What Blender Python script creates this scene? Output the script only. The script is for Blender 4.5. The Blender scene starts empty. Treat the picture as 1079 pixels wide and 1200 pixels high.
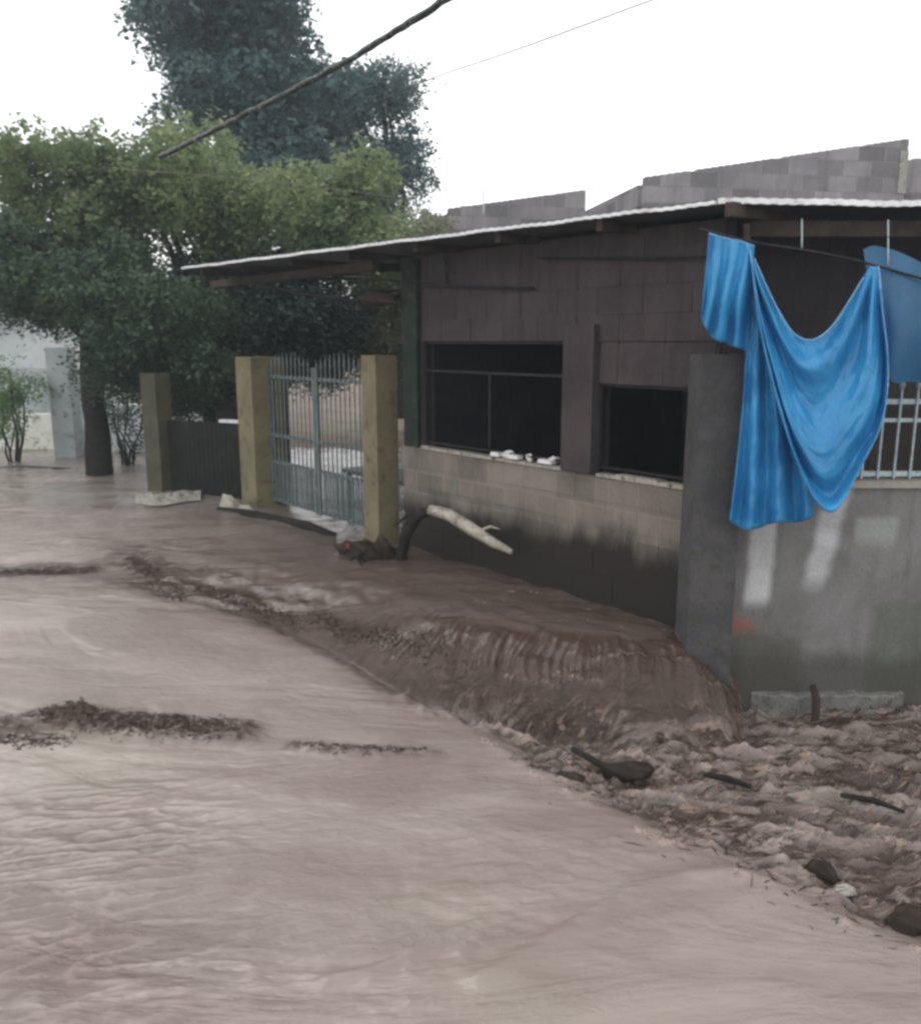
import bpy, math, random
import numpy as np
from mathutils import Vector, Matrix
random.seed(7); RNG = np.random.default_rng(11)
sc = bpy.context.scene
COL = sc.collection
R = math.radians

# ------------------------------------------------------------------ survey helpers (camera station -> metres)
CAM_H, FPX, PITCH = 2.4, 1000.0, math.atan(0.2)
def ray(u, v):
    x = (u - 540) / FPX; y = (600 - v) / FPX
    return (x, math.cos(PITCH) + y * math.sin(PITCH), -math.sin(PITCH) + y * math.cos(PITCH))
def G(u, v, z=0.0):                       # point of the sight line at height z
    d = ray(u, v); t = (z - CAM_H) / d[2]
    return (d[0] * t, d[1] * t)
def PY(u, v, Y):                          # point of the sight line at distance Y
    d = ray(u, v); t = Y / d[1]
    return Vector((d[0] * t, Y, CAM_H + d[2] * t))
C0 = Vector((1.64, 5.49, 0)); D = Vector((-.641, .767, 0)).normalized(); NI = Vector((.767, .641, 0)).normalized()
def FP(s, n, z): return C0 + D * s + NI * n + Vector((0, 0, z))     # street facade frame: along, inward, up

# ------------------------------------------------------------------ noise
_perm = np.random.default_rng(3).permutation(4096)
_ga = np.random.default_rng(4).uniform(0, 2 * np.pi, 4096)
def perlin(x, y, seed=0):
    xi = np.floor(x).astype(np.int64); yi = np.floor(y).astype(np.int64)
    xf = x - xi; yf = y - yi
    def g(ix, iy, dx, dy):
        a = _ga[_perm[(_perm[(ix + seed * 57) & 4095] + iy) & 4095]]
        return np.cos(a) * dx + np.sin(a) * dy
    u = xf ** 3 * (xf * (xf * 6 - 15) + 10); v = yf ** 3 * (yf * (yf * 6 - 15) + 10)
    a = g(xi, yi, xf, yf); b = g(xi + 1, yi, xf - 1, yf)
    c = g(xi, yi + 1, xf, yf - 1); d = g(xi + 1, yi + 1, xf - 1, yf - 1)
    return ((a + (b - a) * u) * (1 - v) + (c + (d - c) * u) * v) * 1.4
def fbm(x, y, o=4, seed=0, gain=.5):
    s = 0; a = 1
    for i in range(o):
        s = s + a * perlin(x * 2 ** i, y * 2 ** i, seed + i); a *= gain
    return s
def n2(s, t, k=1, seed=0): return float(perlin(np.array([s * k]), np.array([t * k]), seed)[0])
def ridged(x, y, o=3, seed=0):
    s = 0; a = 1; w = 0
    for i in range(o):
        s = s + a * (1 - np.abs(perlin(x * 2 ** i, y * 2 ** i, seed + i) * 1.6)).clip(0, 1) ** 2; w += a; a *= .5
    return s / w
def sstep(a, b, x):
    t = ((x - a) / (b - a)).clip(0, 1) if hasattr(x, 'clip') else min(1, max(0, (x - a) / (b - a)))
    return t * t * (3 - 2 * t)
def segdist(x, y, pts):
    """distance to a polyline, arc length of the nearest point and side (+ = left of travel)"""
    best = np.full(np.shape(x), 1e9); arc = np.zeros(np.shape(x)); side = np.zeros(np.shape(x)); L = 0
    for (ax, ay), (bx, by) in zip(pts[:-1], pts[1:]):
        dx, dy = bx - ax, by - ay; l = math.hypot(dx, dy)
        t = (((x - ax) * dx + (y - ay) * dy) / l ** 2).clip(0, 1)
        px, py = x - ax - t * dx, y - ay - t * dy; d = np.hypot(px, py)
        m = d < best
        best = np.where(m, d, best); arc = np.where(m, L + t * l, arc); side = np.where(m, dx * py - dy * px, side)
        L += l
    return best, arc, np.sign(side)
def chaikin(p, n=2):
    for _ in range(n):
        q = [p[0]]
        for a, b in zip(p[:-1], p[1:]):
            q += [tuple(.75 * i + .25 * j for i, j in zip(a, b)), tuple(.25 * i + .75 * j for i, j in zip(a, b))]
        p = q + [p[-1]]
    return p

# ------------------------------------------------------------------ node helpers
class NT:
    def __init__(s, name):
        s.m = bpy.data.materials.new(name); s.m.use_nodes = True; s.t = s.m.node_tree; s.t.nodes.clear()
        s.out = s.t.nodes.new('ShaderNodeOutputMaterial')
    def n(s, typ, props=None, **ins):
        nd = s.t.nodes.new('ShaderNode' + typ)
        for k, v in (props or {}).items(): setattr(nd, k, v)
        for k, v in ins.items():
            k = k.replace('_', ' ')
            if k not in nd.inputs.keys():
                k = int(k[1:]) if k[0] == 'i' and k[1:].isdigit() else k
            s.set(nd.inputs[k], v)
        return nd
    def set(s, inp, v):
        if isinstance(v, bpy.types.NodeSocket): s.t.links.new(v, inp)
        elif isinstance(v, bpy.types.Node): s.t.links.new(v.outputs[0], inp)
        else:
            if isinstance(v, (tuple, list)) and len(v) == 3 and inp.type == 'RGBA': v = (*v, 1)
            inp.default_value = v
    def coord(s, kind='Object'): return s.n('TexCoord').outputs[kind]
    def uv(s): return s.n('UVMap').outputs[0]
    def scale(s, vec, sx, sy=None, sz=None):
        sy = sx if sy is None else sy; sz = sx if sz is None else sz
        return s.n('Mapping', Vector=vec, Scale=(sx, sy, sz)).outputs[0]
    def noise(s, vec, sc_, det=4, rough=.55, dist=0):
        return s.n('TexNoise', Vector=vec, Scale=sc_, Detail=det, Roughness=rough, Distortion=dist).outputs[0]
    def math(s, op, a, b=0.0, c=None, clamp=False):
        nd = s.t.nodes.new('ShaderNodeMath'); nd.operation = op; nd.use_clamp = clamp
        s.set(nd.inputs[0], a); s.set(nd.inputs[1], b)
        if c is not None: s.set(nd.inputs[2], c)
        return nd.outputs[0]
    def rng(s, v, a, b, c=0.0, d=1.0):
        nd = s.n('MapRange', {'interpolation_type': 'SMOOTHSTEP'}, Value=v)
        for i, q in enumerate((a, b, c, d)): s.set(nd.inputs[i + 1], q)
        return nd.outputs[0]
    def mix(s, f, a, b, mode='MIX'):
        nd = s.t.nodes.new('ShaderNodeMix'); nd.data_type = 'RGBA'; nd.blend_type = mode
        s.set(nd.inputs[0], f); s.set(nd.inputs[6], a); s.set(nd.inputs[7], b)
        return nd.outputs[2]
    def bump(s, h, st=.5, dist=.01):
        return s.n('Bump', Height=h, Strength=st, Distance=dist).outputs[0]
    def done(s, col, rough=.8, normal=None, **kw):
        b = s.n('BsdfPrincipled'); s.set(b.inputs['Base Color'], col); s.set(b.inputs['Roughness'], rough)
        if normal is not None: s.set(b.inputs['Normal'], normal)
        for k, v in kw.items(): s.set(b.inputs[k.replace('_', ' ')], v)
        s.t.links.new(b.outputs[0], s.out.inputs[0]); s.b = b
        return s.m

def mat_worn(name, c1, c2, sc_=3, rough=.85, bump=.4, metal=0.0, dirt=None, fine=40):
    t = NT(name); co = t.coord()
    n1 = t.noise(co, sc_, 6, .65, .4); n2 = t.noise(co, fine, 3)
    col = t.mix(t.rng(n1, .35, .65), c1, c2)
    if dirt: col = t.mix(t.rng(t.noise(co, sc_ * 2.3, 5, .7), .52, .7), col, dirt)
    col = t.mix(.35, col, t.mix(n2, (0.25, .25, .25), (.8, .8, .8)), 'OVERLAY')
    return t.done(col, rough, t.bump(t.math('ADD', n2, t.math('MULTIPLY', n1, 2.0)), bump, .008), Metallic=metal, Specular_IOR_Level=.15 if rough > .42 else .4)

def mat_block(name, c1, c2, mort, wet=None, blk=.45):  # wet: height and colour of a darker, smoother lower band
    """weathered concrete blocks: colour differs per block patch, rain streaks run down, algae spots"""
    t = NT(name); uv = t.uv()
    big = t.noise(uv, 1.7, 6, .65, .6)
    bk = t.n('TexBrick', {'offset': .5}, Vector=uv, Color1=(.15, .15, .15, 1), Color2=(.85, .85, .85, 1), Mortar=(.72, .72, .72, 1), Scale=1.0,
              Mortar_Size=.007, Bias=0.0, Brick_Width=.4, Row_Height=.2)
    col = t.mix(t.rng(big, .3, .7), c1, c2)
    col = t.mix(blk, col, bk.outputs[0], 'OVERLAY')
    st = t.noise(t.scale(uv, 7, .6, 1), 1.0, 5, .7, .3)
    col = t.mix(t.math('MULTIPLY', t.rng(st, .5, .75), .55), col, mort)
    gr = t.noise(uv, 55, 4, .6)
    col = t.mix(.3, col, t.mix(gr, (.2, .2, .2), (.85, .85, .85)), 'OVERLAY')
    rough = .85
    if wet is not None:                   # lower band, darker and smoother up to an uneven edge
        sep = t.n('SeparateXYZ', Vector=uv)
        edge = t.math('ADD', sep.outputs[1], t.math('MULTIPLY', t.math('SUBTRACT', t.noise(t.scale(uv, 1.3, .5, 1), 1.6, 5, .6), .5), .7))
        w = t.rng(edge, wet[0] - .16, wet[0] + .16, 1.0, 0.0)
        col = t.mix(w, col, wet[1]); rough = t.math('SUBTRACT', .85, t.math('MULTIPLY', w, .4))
    return t.done(col, rough, t.bump(t.math('ADD', gr, t.math('MULTIPLY', big, 2.0)), .5, .006), Specular_IOR_Level=.12)

M = {}
M['facade_block'] = mat_block('facade_block', (.16, .142, .12), (.225, .2, .168), (.09, .078, .066), wet=(.98, (.028, .023, .02)), blk=.35)  # street wall; its lower band is darker, with an uneven edge
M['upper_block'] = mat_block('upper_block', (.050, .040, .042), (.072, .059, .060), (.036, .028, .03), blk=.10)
M['grey_block'] = mat_block('grey_block', (.19, .18, .19), (.27, .25, .255), (.12, .105, .11))
M['post'] = mat_worn('post', (.06, .058, .062), (.09, .085, .085), 4, .8, .5, dirt=(.055, .06, .045))
M['cream_post'] = mat_worn('cream_post', (.22, .19, .115), (.165, .142, .09), 2.2, .75, .3, dirt=(.10, .085, .055))
M['olive_post'] = mat_worn('olive_post', (.10, .092, .06), (.07, .067, .045), 3, .8, .3, dirt=(.07, .07, .05))
M['plaster'] = mat_worn('plaster', (.78, .82, .82), (.7, .75, .76), 1.5, .8, .2, dirt=(.5, .56, .56))
M['grey_plaster'] = mat_worn('grey_plaster', (.36, .41, .42), (.46, .51, .51), 2, .8, .2, dirt=(.16, .17, .18))
M['cream_wall'] = mat_worn('cream_wall', (.82, .82, .75), (.7, .71, .64), 2.5, .85, .3, dirt=(.25, .27, .2))
M['yard_wall'] = mat_worn('yard_wall', (.05, .065, .07), (.08, .10, .11), 1.6, .8, .3, dirt=(.08, .10, .10))
M['dark_sheet'] = mat_worn('dark_sheet', (.012, .013, .012), (.02, .02, .018), 3, .7, .2, .1, dirt=(.035, .028, .022))
M['dark_wood'] = mat_worn('dark_wood', (.035, .026, .022), (.06, .045, .037), 6, .7, .6)
M['green_paint'] = mat_worn('green_paint', (.012, .020, .015), (.018, .028, .02), 5, .6, .3, dirt=(.06, .05, .04))
M['frame'] = mat_worn('frame', (.02, .018, .024), (.035, .03, .038), 8, .5, .2, .4)
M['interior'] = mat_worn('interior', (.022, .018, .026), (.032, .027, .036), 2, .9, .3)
M['roof_sheet'] = mat_worn('roof_sheet', (.09, .10, .11), (.13, .135, .14), 3, .5, .2, .5, dirt=(.10, .06, .04))
M['roof_edge'] = mat_worn('roof_edge', (.78, .78, .78), (.62, .63, .64), 5, .35, .1, .3, dirt=(.45, .42, .4))
M['gate_metal'] = mat_worn('gate_metal', (.13, .165, .17), (.20, .235, .235), 9, .45, .2, .3, dirt=(.10, .06, .04))
M['rail_metal'] = mat_worn('rail_metal', (.40, .50, .52), (.5, .58, .6), 9, .45, .2, .2, dirt=(.18, .14, .12))
M['cable'] = mat_worn('cable', (.015, .016, .02), (.03, .03, .035), 14, .5, .3)
M['bundle'] = mat_worn('bundle', (.018, .02, .02), (.045, .05, .05), 9, .45, .6, dirt=(.28, .3, .29), fine=70)
M['bark'] = mat_worn('bark', (.016, .014, .013), (.032, .027, .024), 7, .9, 1.0)
M['pale_bark'] = mat_worn('pale_bark', (.45, .42, .36), (.30, .27, .22), 9, .7, .8, dirt=(.09, .07, .06))
M['rock'] = mat_worn('rock', (.022, .015, .011), (.042, .029, .021), 8, .5, 1.0, dirt=(.014, .013, .007))
M['pale_rock'] = mat_worn('pale_rock', (.36, .34, .30), (.27, .25, .22), 8, .6, .6, dirt=(.15, .12, .1))
M['ledge'] = mat_worn('ledge', (.20, .20, .185), (.13, .125, .115), 9, .45, .6, dirt=(.06, .055, .045))
M['sack'] = mat_worn('sack', (.42, .40, .33), (.34, .31, .25), 9, .7, .6, dirt=(.2, .16, .12))
M['white_plastic'] = mat_worn('white_plastic', (.72, .72, .70), (.6, .6, .58), 9, .4, .3, dirt=(.3, .27, .23))
M['red_cloth'] = mat_worn('red_cloth', (.30, .03, .03), (.2, .03, .03), 9, .8, .5)
M['debris'] = mat_worn('debris', (.03, .021, .016), (.075, .055, .042), 20, .5, .5)
M['earth'] = mat_worn('earth', (.14, .105, .08), (.20, .155, .12), .8, .8, .5, dirt=(.07, .08, .04))
M['pale_sill'] = mat_worn('pale_sill', (.30, .28, .24), (.36, .33, .28), 6, .8, .4, dirt=(.07, .055, .05))

# street side of the yard wall: weather stains, two whitewash spills, a rubbed red patch, algae near the foot
def mat_yard_front():
    t = NT('stained_concrete'); uv = t.uv(); sep = t.n('SeparateXYZ', Vector=uv); X, Z = sep.outputs[0], sep.outputs[1]
    n1 = t.noise(uv, 2.2, 6, .65, .5); n2 = t.noise(uv, 50, 4); n3 = t.noise(t.scale(uv, 5, .8, 1), 1.2, 5, .65, .3)
    col = t.mix(t.rng(n1, .3, .7), (.15, .145, .14), (.215, .208, .205))
    col = t.mix(t.math('MULTIPLY', t.rng(n3, .48, .72), .6), col, (.10, .105, .085))
    def patch(x0, x1, z0, z1, soft, lean=0.0, amp=.06):
        w = t.math('MULTIPLY', t.math('SUBTRACT', t.noise(uv, 6, 4), .5), amp)
        xx = t.math('ADD', t.math('ADD', X, w), t.math('MULTIPLY', t.math('SUBTRACT', Z, z0), lean)); zz = t.math('ADD', Z, w)
        a = t.math('MULTIPLY', t.rng(xx, x0 - soft, x0 + soft), t.rng(xx, x1 - soft, x1 + soft, 1.0, 0.0))
        b = t.math('MULTIPLY', t.rng(zz, z0 - soft * 2, z0 + soft * 2), t.rng(zz, z1 - soft, z1 + soft, 1.0, 0.0))
        return t.math('MULTIPLY', a, b)
    f = t.math('ADD', t.math('MULTIPLY', t.rng(n1, .3, .7), .35), .5)
    col = t.mix(t.math('MULTIPLY', patch(1.89, 2.05, .68, 1.50, .03, -.03), f), col, (.60, .60, .61))
    col = t.mix(t.math('MULTIPLY', patch(2.27, 2.42, .82, 1.50, .04, -.18), f), col, (.60, .60, .62))
    col = t.mix(t.math('MULTIPLY', patch(2.58, 2.86, 1.10, 1.27, .03), .45), col, (.40, .44, .40))
    col = t.mix(t.math('MULTIPLY', patch(1.55, 1.96, .49, .58, .045, 0, .16), .7), col, (.34, .07, .05))
    col = t.mix(t.math('MULTIPLY', patch(1.4, 2.3, -.2, .48, .08, 0, .3), .6), col, (.06, .06, .045))
    col = t.mix(t.math('MULTIPLY', patch(2.75, 3.1, -.2, .7, .05, 0, .1), .5), col, (.08, .10, .07))
    wl = t.rng(t.math('ADD', Z, t.math('MULTIPLY', t.math('SUBTRACT', t.noise(uv, 1.8, 5, .6), .5), .5)), .22, .46, 1.0, 0.0)
    col = t.mix(t.math('MULTIPLY', wl, .75), col, (.06, .056, .048))
    col = t.mix(.3, col, t.mix(n2, (.2, .2, .2), (.85, .85, .85)), 'OVERLAY')
    return t.done(col, .7, t.bump(t.math('ADD', n2, t.math('MULTIPLY', n1, 2.0)), .5, .006), Specular_IOR_Level=.2)
M['yard_front'] = mat_yard_front()

def mat_leaf(name, c1, c2, c3, tr=.35, sc_=.9):
    t = NT(name); co = t.coord()
    a = t.n('Attribute', {'attribute_name': 'tint'}).outputs['Fac']
    col = t.mix(t.rng(t.noise(co, sc_, 3), .38, .62), c1, c2)
    col = t.mix(t.rng(a, .55, 1.0), col, c3)
    p = t.n('BsdfPrincipled', Base_Color=col, Roughness=.5)
    tb = t.n('BsdfTranslucent', Color=t.mix(.4, col, c3))
    ms = t.t.nodes.new('ShaderNodeMixShader'); ms.inputs[0].default_value = tr
    t.t.links.new(p.outputs[0], ms.inputs[1]); t.t.links.new(tb.outputs[0], ms.inputs[2])
    t.t.links.new(ms.outputs[0], t.out.inputs[0]); return t.m
M['leaf_olive'] = mat_leaf('leaf_olive', (.085, .14, .062), (.155, .21, .095), (.30, .35, .17), .45)
M['leaf_teal'] = mat_leaf('leaf_teal', (.045, .095, .105), (.068, .12, .12), (.11, .17, .15), .35)
M['leaf_dark'] = mat_leaf('leaf_dark', (.02, .042, .034), (.03, .058, .045), (.05, .085, .055), .2)
M['leaf_deep'] = mat_leaf('leaf_deep', (.038, .075, .05), (.065, .11, .062), (.13, .18, .09), .35)  # dark leaves, with the shade under the canopy put into the colour
M['leaf_fresh'] = mat_leaf('leaf_fresh', (.08, .16, .06), (.11, .2, .08), (.16, .25, .1), .4)
M['leaf_khaki'] = mat_leaf('leaf_khaki', (.16, .18, .11), (.22, .23, .15), (.3, .31, .22), .4)

def mat_tarp(name='blue_tarpaulin', tr=.22, ca=(.022, .23, .52), cb=(.05, .35, .68)):
    t = NT(name); co = t.coord()
    n1 = t.noise(co, 3, 5, .6); n2 = t.noise(t.scale(co, 1, 1, .25), 16, 4, .6, .8)
    col = t.mix(t.rng(n1, .35, .65), ca, cb)
    col = t.mix(t.math('MULTIPLY', t.rng(n2, .6, .75), .25), col, (.16, .34, .6))
    col = t.mix(t.math('MULTIPLY', t.rng(t.noise(co, 5.5, 6, .7, .5), .52, .72), .35), col, (.07, .16, .24))
    p = t.n('BsdfPrincipled', Base_Color=col, Roughness=.24, Normal=t.bump(n2, .5, .012))
    tb = t.n('BsdfTranslucent', Color=(.03, .22, .6, 1))
    ms = t.t.nodes.new('ShaderNodeMixShader'); ms.inputs[0].default_value = tr
    t.t.links.new(p.outputs[0], ms.inputs[1]); t.t.links.new(tb.outputs[0], ms.inputs[2])
    t.t.links.new(ms.outputs[0], t.out.inputs[0]); return t.m
M['tarp'] = mat_tarp()

def mat_water():
    t = NT('muddy_flood_water'); co = t.coord()
    mud_shade = t.n('Attribute', {'attribute_name': 'silt_shade'}).outputs['Fac']
    foam = t.n('Attribute', {'attribute_name': 'foam'}).outputs['Fac']
    rot = t.n('Mapping', Vector=co, Rotation=(0, 0, R(-28)), Scale=(1, 2.6, 1)).outputs[0]
    flat = t.n('Mapping', Vector=co, Rotation=(0, 0, R(-8)), Scale=(1, 3.2, 1)).outputs[0]
    n1 = t.noise(rot, .8, 5, .6, .7); n2 = t.noise(rot, 14, 4, .6, .6); n3 = t.noise(flat, 30, 3, .55, .3); n4 = t.noise(flat, 6, 5, .62, .8)
    col = t.mix(t.rng(n1, .35, .65), (.215, .170, .153), (.282, .235, .211))
    col = t.mix(t.math('MULTIPLY', t.rng(t.noise(co, .55, 3, .5), .52, .68), .5), col, (.225, .212, .165))
    col = t.mix(t.math('MULTIPLY', t.rng(t.noise(co, .9, 3, .5), .56, .72), .35), col, (.25, .178, .17))
    col = t.mix(t.math('MULTIPLY', mud_shade, .92, clamp=True), col, (.066, .042, .032))
    chn = t.n('Attribute', {'attribute_name': 'churn'}).outputs['Fac']
    fl = t.n('Mapping', Vector=co, Rotation=(0, 0, R(21)), Scale=(1.2, 5.5, 1)).outputs[0]
    s1 = t.noise(fl, 1.6, 6, .68, 1.4); s2 = t.noise(fl, 3.1, 5, .7, 2.0)
    col = t.mix(t.math('MULTIPLY', chn, t.rng(s1, .465, .57)), col, (.046, .029, .021))
    col = t.mix(t.math('MULTIPLY', t.math('POWER', chn, 4.0), t.math('MULTIPLY', t.rng(s2, .56, .64), .55)), col, (.40, .29, .225))
    sp = t.math('MULTIPLY', foam, t.rng(t.noise(co, 34, 4, .7, .4), .40, .62))
    col = t.mix(sp, col, (.38, .30, .26))
    ruf = t.math('ADD', t.rng(t.noise(flat, .42, 4, .6, 1.2), .42, .62), .3)
    h = t.math('ADD', t.math('MULTIPLY', n2, .45), t.math('ADD', t.math('MULTIPLY', n3, .2), t.math('MULTIPLY', n4, .4)))
    return t.done(col, t.math('ADD', .08, t.math('MULTIPLY', sp, .5)), t.bump(t.math('MULTIPLY', h, ruf), .6, .055), IOR=1.36)
M['water'] = mat_water()

# ------------------------------------------------------------------ mesh builder
WP = {}                                   # world position of every object's origin
class MB:
    def __init__(s): s.v = []; s.f = []; s.uv = []
    def add(s, vs, fs, uvs=None):
        b = len(s.v); s.v += [tuple(p) for p in vs]
        for i, f in enumerate(fs):
            s.f.append(tuple(b + k for k in f)); s.uv.append(uvs[i] if uvs else [(0, 0)] * len(f))
    def box(s, fr, a0, a1, b0, b1, z0, z1, taper=0.0):
        """box in a frame fr(along, across, up), with uv in metres"""
        cs = [(a0, b0, z0), (a1, b0, z0), (a1, b1, z0), (a0, b1, z0), (a0 + taper, b0 + taper, z1), (a1 - taper, b0 + taper, z1), (a1 - taper, b1 - taper, z1), (a0 + taper, b1 - taper, z1)]
        fs = [(3, 2, 1, 0), (4, 5, 6, 7), (0, 1, 5, 4), (2, 3, 7, 6), (1, 2, 6, 5), (3, 0, 4, 7)]
        ax = [(0, 1), (0, 1), (0, 2), (0, 2), (1, 2), (1, 2)]
        s.add([fr(*c) for c in cs], fs, [[(cs[k][i], cs[k][j]) for k in f] for f, (i, j) in zip(fs, ax)])
    def tube(s, pts, rad, seg=8, cap=True, jit=0.0):
        pts = [Vector(p) for p in pts]; n = len(pts)
        if not hasattr(rad, '__len__'): rad = [rad] * n
        up = None; rings = []
        for i, p in enumerate(pts):
            t = (pts[min(i + 1, n - 1)] - pts[max(i - 1, 0)]).normalized()
            if up is None: up = t.orthogonal().normalized()
            up = (up - t * up.dot(t)).normalized(); w = t.cross(up)
            rings.append([p + (up * math.cos(2 * math.pi * k / seg) + w * math.sin(2 * math.pi * k / seg)) * rad[i] * (1 + random.uniform(-jit, jit)) for k in range(seg)])
        vs = [q for r in rings for q in r]; fs = []
        for i in range(n - 1):
            for k in range(seg):
                fs.append((i * seg + k, i * seg + (k + 1) % seg, (i + 1) * seg + (k + 1) % seg, (i + 1) * seg + k))
        if cap: fs += [tuple(range(seg))[::-1], tuple((n - 1) * seg + k for k in range(seg))]
        s.add(vs, fs)
    def blob(s, c, r, sub=10, jit=.15, seed=0, fr=(1, 1, 1)):
        rr = random.Random(seed); ph = [rr.uniform(0, 6) for _ in range(6)]
        vs = []; fs = []; n = sub; m = sub * 2
        for i in range(n + 1):
            th = math.pi * i / n
            for k in range(m):
                a = 2 * math.pi * k / m
                d = Vector((math.sin(th) * math.cos(a), math.sin(th) * math.sin(a), math.cos(th)))
                q = 1 + jit * (math.sin(3 * d.x + ph[0] + 2 * d.y) + math.sin(5 * d.y + ph[1] - 3 * d.z) * .6 + math.sin(7 * d.z + ph[2] + 4 * d.x) * .4 + .35 * math.sin(13 * d.x + 9 * d.y + ph[3]))
                vs.append((c[0] + d.x * r * q * fr[0], c[1] + d.y * r * q * fr[1], c[2] + d.z * r * q * fr[2]))
        for i in range(n):
            for k in range(m): fs.append((i * m + k, (i + 1) * m + k, (i + 1) * m + (k + 1) % m, i * m + (k + 1) % m))
        s.add(vs, fs)
    def build(s, name, mat, parent=None, smooth=False, origin=None):
        vs = np.array(s.v, dtype=float)
        if origin is None: origin = ((vs.min(0) + vs.max(0)) / 2); origin[2] = vs[:, 2].min()
        origin = Vector([float(q) for q in origin]); vs = vs - np.array(origin)
        me = bpy.data.meshes.new(name); me.from_pydata(vs.tolist(), [], s.f)
        uvl = me.uv_layers.new(name='UVMap')
        uvl.data.foreach_set('uv', np.array([c for f in s.uv for c in f], dtype=np.float32).ravel())
        me.materials.append(mat)
        if smooth: me.polygons.foreach_set('use_smooth', [True] * len(me.polygons))
        me.update(); me.validate()
        return link(name, me, parent, origin)
def link(name, me, parent, origin):
    o = bpy.data.objects.new(name, me); COL.objects.link(o)
    if parent is not None: o.parent = parent; o.location = Vector(origin) - WP[parent.name]
    else: o.location = origin
    WP[o.name] = Vector(origin); return o
def root(name, loc, label, cat, group=None):
    o = bpy.data.objects.new(name, None); COL.objects.link(o); o.location = loc; o.empty_display_size = .2
    WP[o.name] = Vector(loc); return tag(o, label, cat, group)
def tag(o, label, cat, group=None):
    o['label'] = label; o['category'] = cat
    if group: o['group'] = group
    return o
def kind(o, k): o['kind'] = k; return o
W = lambda x, y, z: Vector((x, y, z))

def blockwall(mb, fr, a0, a1, b0, b1, z0, z1, bw=.4, bh=.2, jit=.0025, ragged=0, skip=0.0):
    """a wall of laid blocks: mortar core and separately seated, slightly uneven blocks"""
    mb.box(fr, a0 + .01, a1 - .01, b0 + .007, b1 - .007, z0, z1 - .012 - ragged)
    rows = max(1, round((z1 - z0) / bh)); bh = (z1 - z0) / rows
    for r in range(rows):
        off = (r % 2) * bw / 2; a = a0 - off
        while a < a1 - .01:
            p, q = max(a, a0), min(a + bw, a1); a += bw
            if q - p < .05 or random.random() < skip: continue
            zt = z0 + (r + 1) * bh - .008
            if r == rows - 1 and ragged: zt -= random.uniform(0, ragged) * .6
            j = random.uniform(0, jit)
            mb.box(fr, p + .003, q - .003, b0 + j, b1 - j, z0 + r * bh + .003, zt + .004, .003)

# ------------------------------------------------------------------ WATER
def road(x, y):
    s = -.6 * x + .8 * y
    return .42 * sstep(3.9, 7.6, s)
FOOT = chaikin([(1.93, 5.7), (1.90, 5.3), (1.80, 5.08), (1.62, 4.98), (1.3, 4.97), (.86, 5.0), (.33, 5.19), (.03, 5.3), (-.35, 5.42), (-.89, 6.0), (-1.6, 6.44), (-2.74, 6.9), (-4.8, 7.5), (-7, 8.4), (-12, 11)], 3)
EDGE = chaikin([G(560, 858), G(600, 885), G(690, 937), G(780, 985), G(850, 1012), G(1000, 1078), G(1079, 1108), (2.6, 2.3), (3.6, 1.3), (5, 0)], 2)
CREST = chaikin([G(560, 1150), G(610, 1128), G(690, 1083), G(745, 1042), G(830, 1022), G(900, 1030)], 2)
CREST2 = chaikin([G(380, 1150), G(440, 1138), G(500, 1110), G(560, 1085)], 2)
def band(x, y, p, q, w):
    d, _, _ = segdist(x, y, [p, q]); return np.exp(-(d / w) ** 2)
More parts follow.
